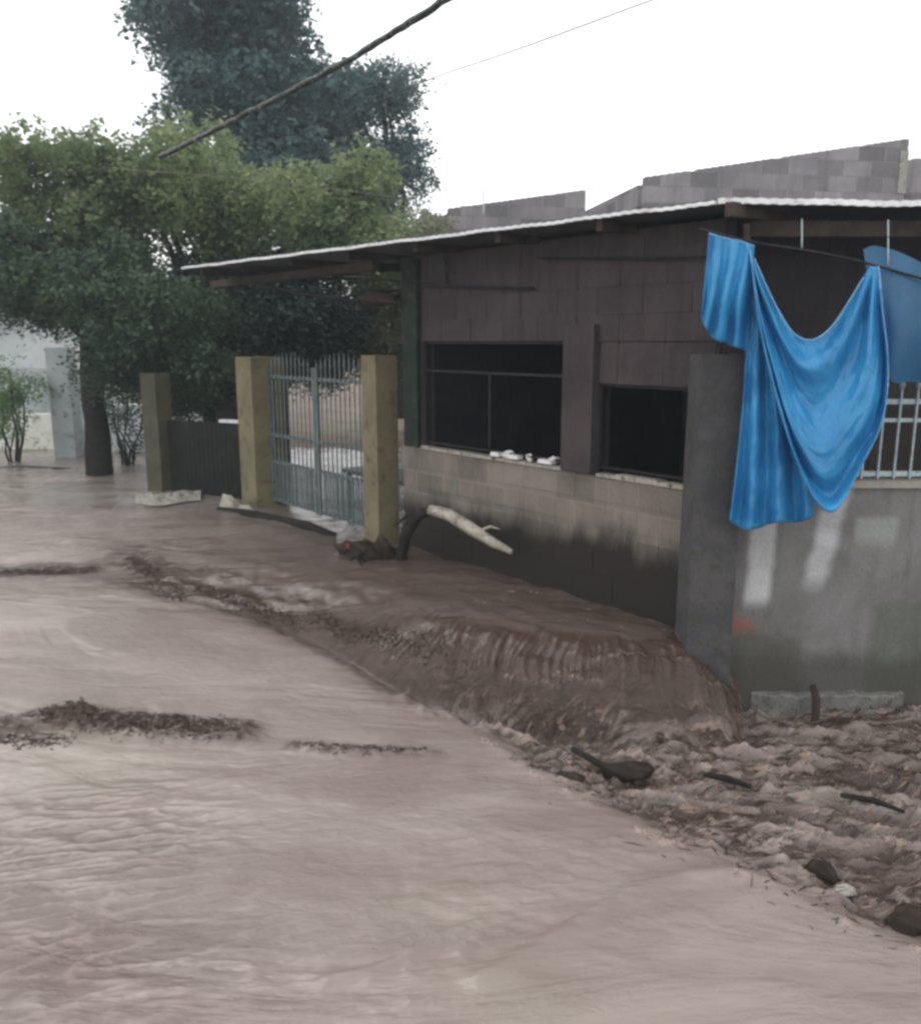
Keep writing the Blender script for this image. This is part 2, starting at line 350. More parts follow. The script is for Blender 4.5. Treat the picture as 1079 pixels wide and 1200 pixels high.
def water(x, y):
    r = road(x, y)
    d, arc, side = segdist(x, y, FOOT); ins = side < 0           # the ledge lies to the right of travel
    dd = np.where(ins, d, -d)
    w = .56 + .20 * perlin(arc * 1.4, arc * 0 + 3.3, 5) + .08 * perlin(arc * 5, arc * 0, 6) + .35 * sstep(2.4, 4.4, arc)
    t = (dd / w).clip(0, 1)
    prof = (1 - (1 - t) ** 3.2) ** .62 * .9 + t * .1
    k3 = .8 * sstep(2.6, 4.6, arc); prof = prof * (1 - k3) + sstep(0, 1, t) * k3
    # rushing lower channel on the right
    e, ea, es = segdist(x, y, EDGE); ee = np.where(es > 0, e, -e)
    ch = sstep(-.06, .25, ee) * sstep(-.45, .45, x)
    fx, fy = x * .93 + y * -.37, x * .37 + y * .93               # along / across the current
    wx = fx + .25 * fbm(fx * 1.1, fy * 1.1, 2, 51); wy = fy + .11 * fbm(fx * 2.1 + 9, fy * 2.1, 3, 53)
    big = perlin(wx * 1.3, wy * 3.4, 60)
    tur = ridged(wx * 1.25, wy * 5.0, 2, 61) * .5 + ridged(wx * 3.0, wy * 11, 2, 64) * .28 + (.5 + .5 * big) * .22
    dip = np.exp(-((dd + .12) / .3) ** 2) * sstep(3.0, 2.0, arc)
    zb = r + ch * (-.15 + .17 * tur + .018 * ridged(wx * 6.5, wy * 17, 3, 68) * (.4 + tur)) - .05 * ch * dip
    z = zb + (.45 - zb) * prof
    led = sstep(0, .2, t)
    # streaked falling sheet
    fall = np.sin(np.pi * (t ** .55).clip(0, 1)) * sstep(3.9, 2.3, arc) * ins
    aw = arc + .05 * perlin(arc * 2.5, dd * 3, 9)
    tear = perlin(aw * 3.1, dd * .8, 19)
    aw = aw + .035 * perlin(arc * 4, dd * 5, 11)
    st = perlin(aw * 6, dd * .9, 21) * .6 + perlin(aw * 15, dd * 1.3, 22) * .6 + perlin(aw * 33, dd * 2.0, 23) * .55 + .15 * perlin(x * 12, y * 12, 24)
    z = z + fall * (.050 * st + .070 * tear - .01)
    lump = perlin(arc * 2.2, dd * 2.2, 31)
    z = z + fall * .04 * lump
    # broken, lumpy crest line further left
    lip = np.exp(-((dd - .05) / .17) ** 2) * sstep(2.0, 3.1, arc) * sstep(7.0, 4.6, arc)
    lr = ridged(x * 2.6 + .3 * perlin(x * 3, y * 3, 43), y * 5.5, 3, 41)
    z = z + lip * sstep(3.4, 2.4, arc) * (.07 * lr * sstep(-.5, .3, perlin(arc * 1.8, dd * 1, 44)) - .02)
    rim = np.exp(-((ee + .03 + .04 * perlin(ea * 2.3, ea * 0, 69)) / .04) ** 2) * sstep(-.4, .5, x) * (~ins) * sstep(-.25, .45, perlin(ea * 3.1, ea * 0 + 2, 72) + .4 * perlin(x * 11, y * 11, 73))
    z = z + rim * .022 * (.5 + perlin(ea * 4, ea * 0, 70))
    foot = np.exp(-((dd + .08) / .10) ** 2) * sstep(3.2, 2.3, arc)
    z = z + foot * (.07 * ridged(x * 4, y * 4, 3, 71) - .02)
    # dark standing ridges and rippled patches in the near water
    rg = band(x, y, G(-60, 895), G(90, 868), .11) + band(x, y, G(90, 868), G(285, 868), .12)
    z = z + rg * (.062 * ridged(x * 6.5, y * 12, 3, 81) + .018)
    rg2 = band(x, y, G(345, 880), G(505, 884), .055)
    z = z + rg2 * .045 * ridged(x * 6, y * 12, 3, 83)
    rg3 = band(x, y, G(-40, 690, .25), G(115, 686, .25), .17) + band(x, y, G(150, 665, .28), G(215, 715, .2), .18) + .8 * band(x, y, G(230, 700, .2), G(360, 745, .1), .12)
    z = z + rg3 * .018 * fbm(x * 2.5, y * 4, 2, 84)
    gx, gy = x * .97 + y * .2, -.2 * x + y
    rip = np.exp(-(((gx + 1.15) / .75) ** 2 + ((gy - 4.1) / .55) ** 2)) + .8 * np.exp(-(((gx + .75) / .7) ** 2 + ((gy - 3.15) / .4) ** 2))
    rp = ridged(gx * 3.2 + .5 * perlin(gx * 2, gy * 2, 86), gy * 11, 3, 87)
    z = z + rip * .024 * rp
    near = sstep(7, 4.5, y) * (1 - ch) * (~ins)
    z = z + near * (.008 * fbm(x * 1.6, y * 4.5, 4, 91) + .012 * perlin(x * .8, y * 1.4, 92) + .009 * sstep(-.25, .5, perlin(x * .9 + 4, y * 1.5, 94)) * ridged(gx * 2.6 + .4 * perlin(gx * 2, gy * 3, 96), gy * 9, 3, 93))
    c, ca, cs_ = segdist(x, y, CREST); cc = np.where(cs_ > 0, c, -c)
    z = z + near * (.024 * np.exp(-(cc / .05) ** 2) + .020 * sstep(-.06, .3, cc) * np.exp(-c / .5) * ridged(x * 5, y * 9, 2, 95))
    c2, _, _ = segdist(x, y, CREST2); z = z + near * .020 * np.exp(-(c2 / .035) ** 2)
    up = sstep(5.5, 7, y)
    z = z + up * (.018 * fbm(x * 1.2 + y * .6, y * 2.2, 4, 97) + .012 * ridged(x * 1.8, y * 4.5, 3, 98))
    z = z + led * .012 * fbm(x * 4 + y * 3, y * 5, 3, 99)
    speck = fbm(x * 7, y * 13, 3, 101)
    silt_shade = (fall * (1.0 - .75 * sstep(.05, .6, st) + .5 * sstep(.1, .5, -tear)) + led * .85 * sstep(8, 4.5, arc) + .42 * sstep(5.7, 7.2, y) * sstep(-6, -4, x) * (1 - led) + lip * (.5 + .9 * (1 - lr)) + rg * (1.15 + speck) + rg3 * (.7 + speck) + rg2 * (.6 + speck) + rip * .55 * sstep(.75, .35, rp) + .35 * sstep(.2, .8, lip)).clip(0, 1.3)  # mud tone, with wave and ripple shade put into the colour
    silt_shade = np.maximum(silt_shade, ch * (1.45 - 1.9 * tur).clip(0, 1.3))  # rapids: shade of the hollows painted darker between the crests
    foam = (ch * sstep(.62, .85, tur) * .7 + rim * 1.0 + foot * .1 + fall * sstep(.35, .8, st) * .12).clip(0, 1)
    churn = (ch * (1 - sstep(0, .35, t)) + .7 * lip + .8 * rg3 + .5 * rg + .25 * rim).clip(0, 1)
    return z, silt_shade, foam, churn
def axis(a, b, lo, hi, fine, grow=1.03, mx=.25):
    v = list(np.arange(lo, hi, fine)); st = fine
    x = lo
    L = []
    while x > a: st = min(mx, st * grow); x -= st; L.append(x)
    st = fine; x = v[-1]; Rr = []
    while x < b: st = min(mx, st * grow); x += st; Rr.append(x)
    return np.array(L[::-1] + v + Rr)
def grid_mesh(name, X, Y, Z, mat, attrs=None):
    ny, nx = X.shape
    me = bpy.data.meshes.new(name); me.vertices.add(nx * ny)
    me.vertices.foreach_set('co', np.stack([X, Y, Z], -1).astype(np.float32).ravel())
    i = (np.arange(ny - 1)[:, None] * nx + np.arange(nx - 1)[None]).ravel()
    q = np.stack([i, i + 1, i + nx + 1, i + nx], -1).astype(np.int32)
    me.loops.add(q.size); me.loops.foreach_set('vertex_index', q.ravel())
    me.polygons.add(len(q)); me.polygons.foreach_set('loop_start', np.arange(0, q.size, 4, dtype=np.int32))
    me.update(calc_edges=True); me.polygons.foreach_set('use_smooth', [True] * len(q))
    for k, a in (attrs or {}).items():
        at = me.attributes.new(k, 'FLOAT', 'POINT'); at.data.foreach_set('value', a.astype(np.float32).ravel())
    me.materials.append(mat); o = bpy.data.objects.new(name, me); COL.objects.link(o); WP[name] = Vector((0, 0, 0))
    return o
xs = axis(-16, 12, -2.6, 3.2, .0135); ys = axis(-2, 18, 2.1, 6.0, .0125)
GX, GY = np.meshgrid(xs, ys)
GZ, SI, FO, CH = water(GX, GY)
kind(grid_mesh('flood_water', GX, GY, GZ, M['water'], {'silt_shade': SI, 'foam': FO, 'churn': CH}), 'structure')
# ground under and beyond the water
gx = axis(-90, 90, -16, 12, .5, 1.15, 8); gy = axis(-40, 110, -4, 20, .5, 1.15, 8)
AX, AY = np.meshgrid(gx, gy)
AZ = road(AX, AY) - .22 + .32 * sstep(14.2, 16.5, AY) + .05 * fbm(AX * .3, AY * .3, 3, 7) + .7 * sstep(20, 60, AY)
kind(grid_mesh('ground', AX, AY, AZ, M['earth']), 'structure')
def wz(x, y):
    z, _, _, _ = water(np.array([float(x)]), np.array([float(y)])); return float(z[0])

# ------------------------------------------------------------------ HOUSE
house = root('house', FP(1.6, 2, .2), 'low grey block house with dark empty windows under a long pale edged metal roof', 'house')
ZS, ZR = 1.43, 3.15
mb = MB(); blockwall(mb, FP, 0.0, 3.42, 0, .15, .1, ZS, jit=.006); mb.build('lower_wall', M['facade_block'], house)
mb = MB()
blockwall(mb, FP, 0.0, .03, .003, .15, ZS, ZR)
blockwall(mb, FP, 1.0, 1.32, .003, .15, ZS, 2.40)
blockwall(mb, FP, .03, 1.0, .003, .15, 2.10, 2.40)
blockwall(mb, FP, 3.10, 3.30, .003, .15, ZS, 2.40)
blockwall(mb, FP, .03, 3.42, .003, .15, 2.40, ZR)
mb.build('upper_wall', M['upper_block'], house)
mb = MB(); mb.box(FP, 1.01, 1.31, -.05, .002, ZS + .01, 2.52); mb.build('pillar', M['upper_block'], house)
mb = MB(); mb.box(FP, 3.12, 3.33, -.045, .001, ZS + .005, 3.12); mb.build('door_post', M['green_paint'], house)
for a, e_ in ((.035, .99), (1.33, 3.28)):                        # broken mortar bed along the wall top
    mb = MB()
    while a < e_ - .02:
        b = min(e_, a + random.uniform(.12, .4))
        mb.box(FP, a, b - .004, -.012 - random.uniform(0, .012), .1, ZS - .006, ZS + random.uniform(.008, .03), .002); a = b
    mb.build('window_sill', M['pale_sill'], house)
def window(s0, s1, z0, z1, rail, mull):
    m = MB(); t = .016
    m.box(FP, s0, s0 + t, .03, .08, z0, z1); m.box(FP, s1 - t, s1, .03, .08, z0, z1)
    m.box(FP, s0 + t, s1 - t, .032, .078, z1 - t, z1); m.box(FP, s0 + t, s1 - t, .032, .078, z0 + .03, z0 + .03 + t)
    w = m.build('window', M['frame'], house)
    m = MB()
    if rail: m.box(FP, s0 + t, s1 - t, .04, .07, rail, rail + .02)
    for q in mull: m.box(FP, q, q + .022, .045, .066, z0 + .06, (rail or z1 - t) - .001)
    if mull or rail: m.build('window_bars', M['frame'], w)
window(1.33, 3.09, ZS + .02, 2.395, 2.13, (2.22,))
window(.035, .995, ZS + .02, 2.095, None, ())
# rooms behind the openings
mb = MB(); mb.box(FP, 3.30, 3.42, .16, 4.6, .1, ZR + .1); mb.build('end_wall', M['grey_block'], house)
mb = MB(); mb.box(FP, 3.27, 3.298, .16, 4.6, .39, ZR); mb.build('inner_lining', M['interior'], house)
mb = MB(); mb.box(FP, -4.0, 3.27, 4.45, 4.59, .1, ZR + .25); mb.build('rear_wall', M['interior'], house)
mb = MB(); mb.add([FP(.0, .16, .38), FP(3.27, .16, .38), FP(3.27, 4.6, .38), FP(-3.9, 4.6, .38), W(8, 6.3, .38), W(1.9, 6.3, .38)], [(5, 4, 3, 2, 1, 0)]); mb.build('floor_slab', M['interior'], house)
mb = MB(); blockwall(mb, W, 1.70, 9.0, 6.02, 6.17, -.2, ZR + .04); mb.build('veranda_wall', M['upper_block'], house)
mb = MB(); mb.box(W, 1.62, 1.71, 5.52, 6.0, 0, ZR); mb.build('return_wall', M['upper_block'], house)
mb = MB(); mb.box(W, 8.85, 9.0, 6.2, 12.5, -.2, ZR + .1); mb.build('side_wall', M['grey_block'], house)
# roof: tilted sheet with rafters, wavy metal edge
RA, RB = Vector((1.49, 5.21)), Vector((-3.05, 9.75))
rp = [(1.49, 5.21), (-3.05, 9.75), (-1.55, 11.35), (.6, 10.3), (3.0, 13.2), (9.3, 13.2), (9.3, 5.30)]
def rz(x, y):
    q = Vector((x, y)); d = (RB - RA).normalized(); n = Vector((-d.y, d.x)) * -1
    a = max(0, (q - RA).dot(n)); b = max(0, y - 5.2)
    return 3.20 + .05 * min(a, b) - (0.008 * max(0, x - 1.5))
mb = MB(); n = len(rp)
vs = [W(x, y, rz(x, y) - .012) for x, y in rp] + [W(x, y, rz(x, y) + .012) for x, y in rp]
mb.add(vs, [tuple(range(n)), tuple(range(n, 2 * n))[::-1]] + [(i, i + n, (i + 1) % n + n, (i + 1) % n) for i in range(n)])
roof = mb.build('roof', M['roof_sheet'], house)
def wavy_edge(p, q, z0, z1, h=.02, name='roof_edge'):
    p, q = Vector(p), Vector(q); L = (q - p).length; d = (q - p) / L; nn = Vector((d.y, -d.x)); m = MB(); k = int(L / .0127)
    if nn.y > 0: nn = -nn
    vs = []; fs = []
    for i in range(k + 1):
        t = i / k; c = p + d * (L * t); z = z0 + (z1 - z0) * t + .0025 * math.sin(2 * math.pi * L * t / .076) + .003 * math.sin(t * 37) + .002 * math.sin(t * 91)
        for (o, zz) in ((.002, 0), (.03, 0), (.03, h), (.002, h)):
            vs.append((c.x + nn.x * o, c.y + nn.y * o, z + zz - h / 2))
    for i in range(k):
        for j in range(4): fs.append((i * 4 + j, i * 4 + (j + 1) % 4, i * 4 + 4 + (j + 1) % 4, i * 4 + 4 + j))
    fs += [(0, 3, 2, 1), (k * 4, k * 4 + 1, k * 4 + 2, k * 4 + 3)]
    m.add(vs, fs); m.build(name, M['roof_edge'], roof, smooth=False)
wavy_edge(RB, RA, 3.19, 3.19)
wavy_edge((1.49, 5.21), (9.3, 5.30), 3.195, 3.14, .032)
for i in range(8):                                               # rafters over the street front, running inward
    s = -.2 + i * .93; m = MB()
    a = FP(s, -.30 - .05 * i, 0); b = FP(s, 1.6 if s > 3.5 else 4.4, 0)
    da = (b - a).normalized(); w_ = Vector((-da.y, da.x, 0)) * .025
    za, zb = rz(a.x, a.y) - .014, rz(b.x, b.y) - .014
    m.add([a - w_ + W(0, 0, za - .08), a + w_ + W(0, 0, za - .08), b + w_ + W(0, 0, zb - .08), b - w_ + W(0, 0, zb - .08), a - w_ + W(0, 0, za), a + w_ + W(0, 0, za), b + w_ + W(0, 0, zb), b - w_ + W(0, 0, zb)],
          [(3, 2, 1, 0), (4, 5, 6, 7), (0, 1, 5, 4), (1, 2, 6, 5), (2, 3, 7, 6), (3, 0, 4, 7)])
    m.build('rafter', M['dark_wood'], house)
m = MB(); m.box(FP, 3.43, 6.9, -.30, -.24, 3.03, 3.11); m.build('roof_beam', M['dark_wood'], house)
m = MB(); m.box(W, 1.75, 9.0, 5.36, 5.42, 3.02, 3.11); m.build('roof_beam', M['dark_wood'], house)

# ------------------------------------------------------------------ yard wall to the right, post, railing
yw = root('yard_wall', (4.5, 5.55, 0), 'stained grey concrete yard wall with two whitewash streaks right of the corner post', 'wall')
mb = MB(); nseg = 30
for i in range(nseg):
    x0 = 1.77 + i * (9 - 1.77) / nseg; x1 = x0 + (9 - 1.77) / nseg
    mb.box(W, x0, x1, 5.46, 5.62, -.4, 1.47)
mb.build('wall_body', M['yard_front'], yw)
mb = MB(); mb.box(W, 1.78, 9.0, 5.43, 5.65, 1.471, 1.515, .006); mb.build('coping', M['pale_sill'], yw)
cp = MB(); cp.box(W, 1.47, 1.765, 5.28, 5.58, -.4, 2.32, .004)
tag(cp.build('concrete_post', M['post']), 'tall dark grey concrete post at the house corner beside the blue tarpaulin', 'post')
pr = MB(); pr.tube([PY(877, 415, 5.25), PY(876, 340, 5.25), PY(875, 262, 5.25)], [.026, .024, .022], 8, jit=.05)
tag(pr.build('wooden_prop', M['dark_wood']), 'thin dark prop on top of the corner post holding the roof between the tarpaulin folds', 'prop')
rl = root('railing', (4.5, 5.54, 1.515), 'pale metal railing of upright spear bars on the grey yard wall', 'railing')
for z, r_ in ((1.55, .016), (2.02, .016), (1.90, .012)):
    m = MB(); m.box(W, 1.78, 8.95, 5.54 - r_, 5.54 + r_, z - r_, z + r_); m.build('rail', M['rail_metal'], rl)
x = 2.2; pk = None
while x < 4.2:
    if pk is None:
        m = MB(); m.tube([W(x, 5.515, 1.52), W(x, 5.515, 2.10)], .008, 6); m.tube([W(x, 5.515, 2.10), W(x, 5.515, 2.125), W(x, 5.515, 2.17)], [.008, .018, .002], 6)
        pk = m.build('picket', M['rail_metal'], rl); px = x
    else:
        c = pk.copy(); COL.objects.link(c); c.parent = rl; c.location = pk.location + W(x - px, 0, 0)
    x += .105
# pale pipe and stick at the wall foot
m = MB(); vs = []; fs = []
for i in range(41):
    x = 1.98 + i * .026; k_ = min(1, i / 4, (40 - i) / 4); zt = .055 + .022 * n2(i * .21, 0, 1, 33); yf = 5.455 - (.05 + .018 * n2(i * .3, 2, 1, 34)) * k_
    vs += [W(x, 5.459, -.2), W(x, yf, -.2), W(x, yf, zt - .012), W(x, yf + .01, zt), W(x, 5.459, zt + .005)]
for i in range(40):
    for q in range(4): fs.append((i * 5 + q, i * 5 + q + 1, i * 5 + q + 6, i * 5 + q + 5))
fs += [(4, 3, 2, 1, 0), (200, 201, 202, 203, 204)]
m.add(vs, fs)
tag(m.build('concrete_ledge', M['ledge']), 'low uneven pale concrete ledge along the foot of the grey yard wall', 'ledge')
m = MB(); m.tube([W(2.36, 5.30, -.1), W(2.37, 5.33, .06), W(2.35, 5.36, .15)], [.03, .028, .02], 7, jit=.2)
tag(m.build('stake', M['dark_wood']), 'short dark wooden stake standing in the water against the yard wall', 'stake')

# ------------------------------------------------------------------ tarpaulin
def resample(pl, n):
    pl = [Vector(p) for p in pl]; L = [0]
    for a, b in zip(pl[:-1], pl[1:]): L.append(L[-1] + (b - a).length)
    out = []
    for i in range(n):
        t = L[-1] * i / (n - 1); k = 0
        while k < len(L) - 2 and L[k + 1] < t: k += 1
        f = (t - L[k]) / (L[k + 1] - L[k]); out.append(pl[k].lerp(pl[k + 1], f))
    return out
def smooth2(pl, k=3):
    return [Vector(q) for q in chaikin([tuple(p) for p in pl], k)]
def patch(mb, top, bot, ns, nt, fold, Yb, curve=None):
    T = resample(smooth2(top), ns); B = resample(smooth2(bot), ns); vs = []; fs = []
    for j in range(nt):
        t = j / (nt - 1)
        for i in range(ns):
            s = i / (ns - 1); p = T[i].lerp(B[i], t)
            if curve: p = p + Vector(curve(s, t))
            vs.append(PY(p.x, p.y, Yb + fold(s, t)))
    for j in range(nt - 1):
        for i in range(ns - 1): fs.append((j * ns + i, j * ns + i + 1, (j + 1) * ns + i + 1, (j + 1) * ns + i))
    mb.add(vs, fs)
tb = MB(); sn, PI = math.sin, math.pi
patch(tb, [(831, 273), (850, 279), (868, 282), (884, 288)], [(822, 372), (832, 396), (850, 402), (876, 412)], 46, 40,
      lambda s, t: (.014 + .03 * t) * sn(s * 2 * PI * 3.2 + .9 * t + 1.3 * n2(s, t, 2, 5)) - .06 * sn(PI * min(1, t * 1.0)) * sn(PI * s) - .01, 5.12)
patch(tb, [(877, 292), (884, 302), (905, 350), (935, 398)], [(855, 610), (878, 619), (910, 618), (955, 602)], 60, 70,
      lambda s, t: (.008 + .045 * t) * sn(s * 2 * PI * 3.1 + 1.2 * n2(s, t, 1.5, 6)) + .02 * abs(n2(s * 1.3, t, 6, 7)) + .012 * abs(n2(s, t * 1.4, 13, 27)) + .03 * (1 - t), 5.12,
      lambda s, t: (6 * sn(PI * t) * (1 - s) - 3 * sn(2 * PI * t) * s, 4 * sn(s * 9) * t))
patch(tb, [(879, 290), (890, 320), (905, 352), (925, 388), (950, 402), (975, 385), (1000, 345), (1012, 325), (1020, 312)],
      [(879, 292), (888, 370), (900, 430), (925, 520), (950, 580), (972, 606), (990, 588), (1010, 545), (1036, 497), (1043, 430), (1034, 360), (1030, 312)], 120, 110,
      lambda s, t: (.040 * sn(t * 2 * PI * 2.7 + 3.2 * n2(s, t, 1.9, 8) + 1.5 * s) * min(1, 3.2 * sn(PI * min(1, s * 1.02))) + .009 * sn(t * 2 * PI * 6 + 5.5 * n2(s, t, 2.6, 9) + 4 * s) * sn(PI * s) * (.4 + n2(s, t, 3, 17)) + .022 * abs(n2(s * 1.2, t, 7, 18)) * sn(PI * s) + .010 * abs(n2(s * 1.5, t, 15, 19)) * sn(PI * s)
                    + .02 * n2(s, t, 5, 12) * sn(PI * s) - .12 * sn(PI * s) * (t ** .7)) - .035, 5.12,
      lambda s, t: (0, 14 * sn(PI * t) * sn(PI * s)))
tarp = tb.build('tarpaulin', M['tarp'], smooth=True)
tag(tarp, 'torn bright blue tarpaulin hanging in deep folds from a line under the roof', 'tarpaulin')
M['hem'] = mat_worn('hem', (.18, .42, .66), (.3, .5, .7), 9, .4, .2)
def hem(pl, off):
    m = MB(); P = resample(smooth2(pl), 70)
    m.tube([PY(p.x, p.y, 5.12 + off(i / 69)) for i, p in enumerate(P)], .0035, 6, jit=.3); m.build('hem', M['hem'], tarp, smooth=True)
hem([(879, 292), (888, 370), (900, 430), (925, 520), (950, 580), (972, 606), (990, 588), (1010, 545), (1036, 497), (1043, 430), (1034, 360), (1030, 312)], lambda s: -.045 - .12 * sn(PI * s))
hem([(831, 273), (850, 279), (868, 282), (884, 288)], lambda s: -.015)
hem([(884, 302), (905, 350), (925, 388), (950, 402), (975, 385), (1000, 345), (1012, 325)], lambda s: -.045)
tb = MB()
patch(tb, [(1012, 292), (1024, 286), (1060, 296), (1110, 325), (1160, 345)], [(1030, 420), (1045, 452), (1070, 445), (1110, 458), (1150, 440)], 60, 46,
      lambda s, t: .03 * sn(s * 2 * PI * 2.3 + 1.5 * t + n2(s, t, 2, 13)) * (.4 + t) + .07 - .05 * sn(PI * t), 5.12)
M['thin_tarp'] = mat_tarp('thin_worn_tarpaulin', .6, (.08, .27, .50), (.12, .34, .60))
wg = tb.build('thin_corner', M['thin_tarp'], tarp, smooth=True); wg['label'] = 'thin worn see-through corner'
sd = tarp.modifiers.new('thickness', 'SOLIDIFY'); sd.thickness = .004

# ------------------------------------------------------------------ cables
def cable(name, pts, r, mat, label, cat='cable', sag=0, n=24, group=None, jit=0.0):
    a, b = Vector(pts[0]), Vector(pts[-1]); m = MB()
    if len(pts) == 2: P = [a.lerp(b, i / n) - W(0, 0, sag * 4 * (i / n) * (1 - i / n)) for i in range(n + 1)]
    else: P = resample(smooth2([tuple(p) for p in pts], 2), n)
    if jit: P = [p + W(random.uniform(-jit, jit), 0, random.uniform(-jit, jit)) for p in P]
    m.tube(P, r, 7, jit=.12 if jit else 0); return tag(m.build(name, mat, smooth=True), label, cat, group)
cable('cable_bundle', [PY(188, 184, 10.6), PY(300, 128, 9.0), PY(400, 76, 7.9), PY(455, 42, 7.2), PY(525, -2, 6.5), PY(640, -75, 5.6), PY(760, -165, 4.9)], .027, M['bundle'], 'thick dark bundled overhead cable crossing the white sky down into the tree', n=70, jit=.006)
cable('thin_cable', [PY(380, 150, 12), PY(500, 92, 10.5), PY(590, 64, 9.5), PY(790, -10, 8)], .006, M['cable'], 'thin grey overhead cable above the dark tree top', n=30)
cable('thin_cable', [PY(120, 196, 11), PY(300, 210, 10.8), PY(400, 222, 10.7), PY(500, 236, 10.9), PY(560, 243, 11)], .004, M['ledge'], 'thin pale line strung across the olive tree above the roof', n=30)
def onF(s, z, n_=-.03): return FP(s, n_, z)
cable('wall_cable', [onF(4.6, 3.02, -.2), onF(3.6, 2.97, -.1), onF(2.7, 2.86), onF(1.65, 2.80)], .011, M['cable'], 'black cable sagging across the wall above the left window', n=24)
cable('wall_cable', [onF(1.6, 3.02), onF(1.0, 2.98), onF(.5, 2.94), onF(.05, 2.92, -.05)], .009, M['cable'], 'black cable fixed on the wall above the right window', n=20)
cable('wall_cable', [onF(2.72, 3.1), onF(2.70, 2.86)], .012, M['cable'], 'short black cable drop under the eaves above the left window', n=4)
cable('wall_cable', [onF(5.6, 3.0, -.3), onF(4.6, 2.86, -.25), onF(4.0, 2.78, -.15), onF(3.5, 2.84, -.08)], .015, M['cable'], 'black cable hanging under the roof above the right gate pillar', n=20)
cable('hanging_line', [PY(820, 268, 5.14), PY(880, 284, 5.14), PY(940, 292, 5.14), PY(1010, 306, 5.14), PY(1079, 326, 5.14), PY(1250, 372, 5.2)], .008, M['cable'], 'dark line under the roof carrying the blue tarpaulin', 'line', n=30)
for u, v0, v1, lb in ((940, 256, 292, 'short wire tie dropping from the roof edge above the tarpaulin notch'), (1041, 257, 312, 'short wire tie dropping from the roof edge at the right of the tarpaulin')):
    cable('wire_tie', [PY(u, v0, 5.19), PY(u, v1, 5.15)], .004, M['rail_metal'], lb, 'wire', n=3)
# bundled rag in the cables under the roof
m = MB(); m.blob(FP(3.62, -.12, 2.80), .13, 12, .2, 3, (1.5, .8, .45)); m.tube([FP(3.9, -.12, 2.83), FP(3.6, -.14, 2.78), FP(3.35, -.12, 2.75)], [.02, .04, .02], 7, jit=.2)
tag(m.build('rag_bundle', M['dark_wood'], smooth=True), 'dark rag bundle caught in the cables under the roof by the green post', 'rag')

# ------------------------------------------------------------------ gate and pillars
def pillar(fr, a, n_, w, z0, z1, mat, label, cap=True):
    t = root('gate_pillar', fr(a, n_, z0 + .3), label, 'pillar')
    m = MB()
    zz = [z0, z0 + .5, z0 + .9, z0 + 1.3, z1]
    for p, q in zip(zz[:-1], zz[1:]): m.box(fr, a - w / 2, a + w / 2, n_ - w / 2, n_ + w / 2, p, q)
    m.build('shaft', mat, t)
    if cap: m = MB(); m.box(fr, a - w / 2 - .02, a + w / 2 + .02, n_ - w / 2 - .02, n_ + w / 2 + .02, z1 + .001, z1 + .045, .01); m.build('cap', mat, t)
    return t
pillar(FP, 3.76, -.02, .25, .1, 2.27, M['cream_post'], 'cream gate pillar at the right of the barred gate, next to the house wall', False)
pillar(FP, 6.28, -.02, .40, .1, 2.22, M['cream_post'], 'wide cream gate pillar at the left of the barred gate', False)
gate = root('gate', FP(5.0, 0, .45), 'blue grey double metal gate with thin upright bars between the cream pillars', 'gate')
def leaf(s0, s1, ztop):
    m = MB(); t = .035
    m.box(FP, s0, s0 + t, -.02, .02, .5, ztop); m.box(FP, s1 - t, s1, -.02, .02, .5, ztop)
    for z in (.52, .98, 1.30, 1.98): m.box(FP, s0 + t, s1 - t, -.018, .018, z, z + .035)
    lf = m.build('gate_leaf', M['gate_metal'], gate)
    k = 0; s = s0 + .09
    while s < s1 - .07:
        zt = ztop + .10 * sn(PI * (s - s0) / (s1 - s0))
        m = MB(); m.tube([FP(s, -.026, .53), FP(s, -.026, zt), FP(s, -.026, zt + .07)], [.009, .009, .001], 6); m.build('gate_bar', M['gate_metal'], lf)
        s += .092
    m = MB(); s = s0 + .045
    while s < s1 - .05:
        m.box(FP, s, s + .028, .019, .027, .53, 1.0); s += .05
    m.build('lower_slats', M['gate_metal'], lf)
leaf(3.92, 5.00, 2.12); leaf(5.02, 6.06, 2.12)

# wall left of the gate bends away
Bp, Be = FP(6.50, 0, 0), W(-3.98, 11.2, 0); bd = (Be - Bp).normalized(); bn = Vector((-bd.y, bd.x, 0)) * -1
def BF(s, n_, z): return Bp + bd * s + bn * n_ + W(0, 0, z)
BL = (Be - Bp).length
m = MB()
s = .02
while s < BL - .2:
    m.box(BF, s, s + .058, .0, .012, .15, 1.40); m.box(BF, s + .058, s + .075, .005, .024, .15, 1.40); s += .075
m.box(BF, .02, BL - .15, .03, .06, .45, .50); m.box(BF, .02, BL - .15, .03, .06, 1.28, 1.33)
tag(m.build('sheet_fence', M['dark_sheet']), 'low dark ribbed metal sheet fence left of the wide cream pillar', 'fence')
m = MB(); m.box(BF, .05, .55, -.02, .07, 1.405, 1.44, .004)
tag(m.build('board', M['white_plastic']), 'short white board lying on top of the dark sheet fence', 'board')
m = MB(); blockwall(m, BF, .5, BL + .1, 1.2, 1.35, .1, 2.15); tag(m.build('garden_wall', M['upper_block']), 'mauve grey block wall inside the yard behind the dark sheet fence', 'wall')
pillar(BF, BL - .02, 0, .26, .0, 2.0, M['olive_post'], 'narrow olive stained pillar at the left end of the sheet fence', False)
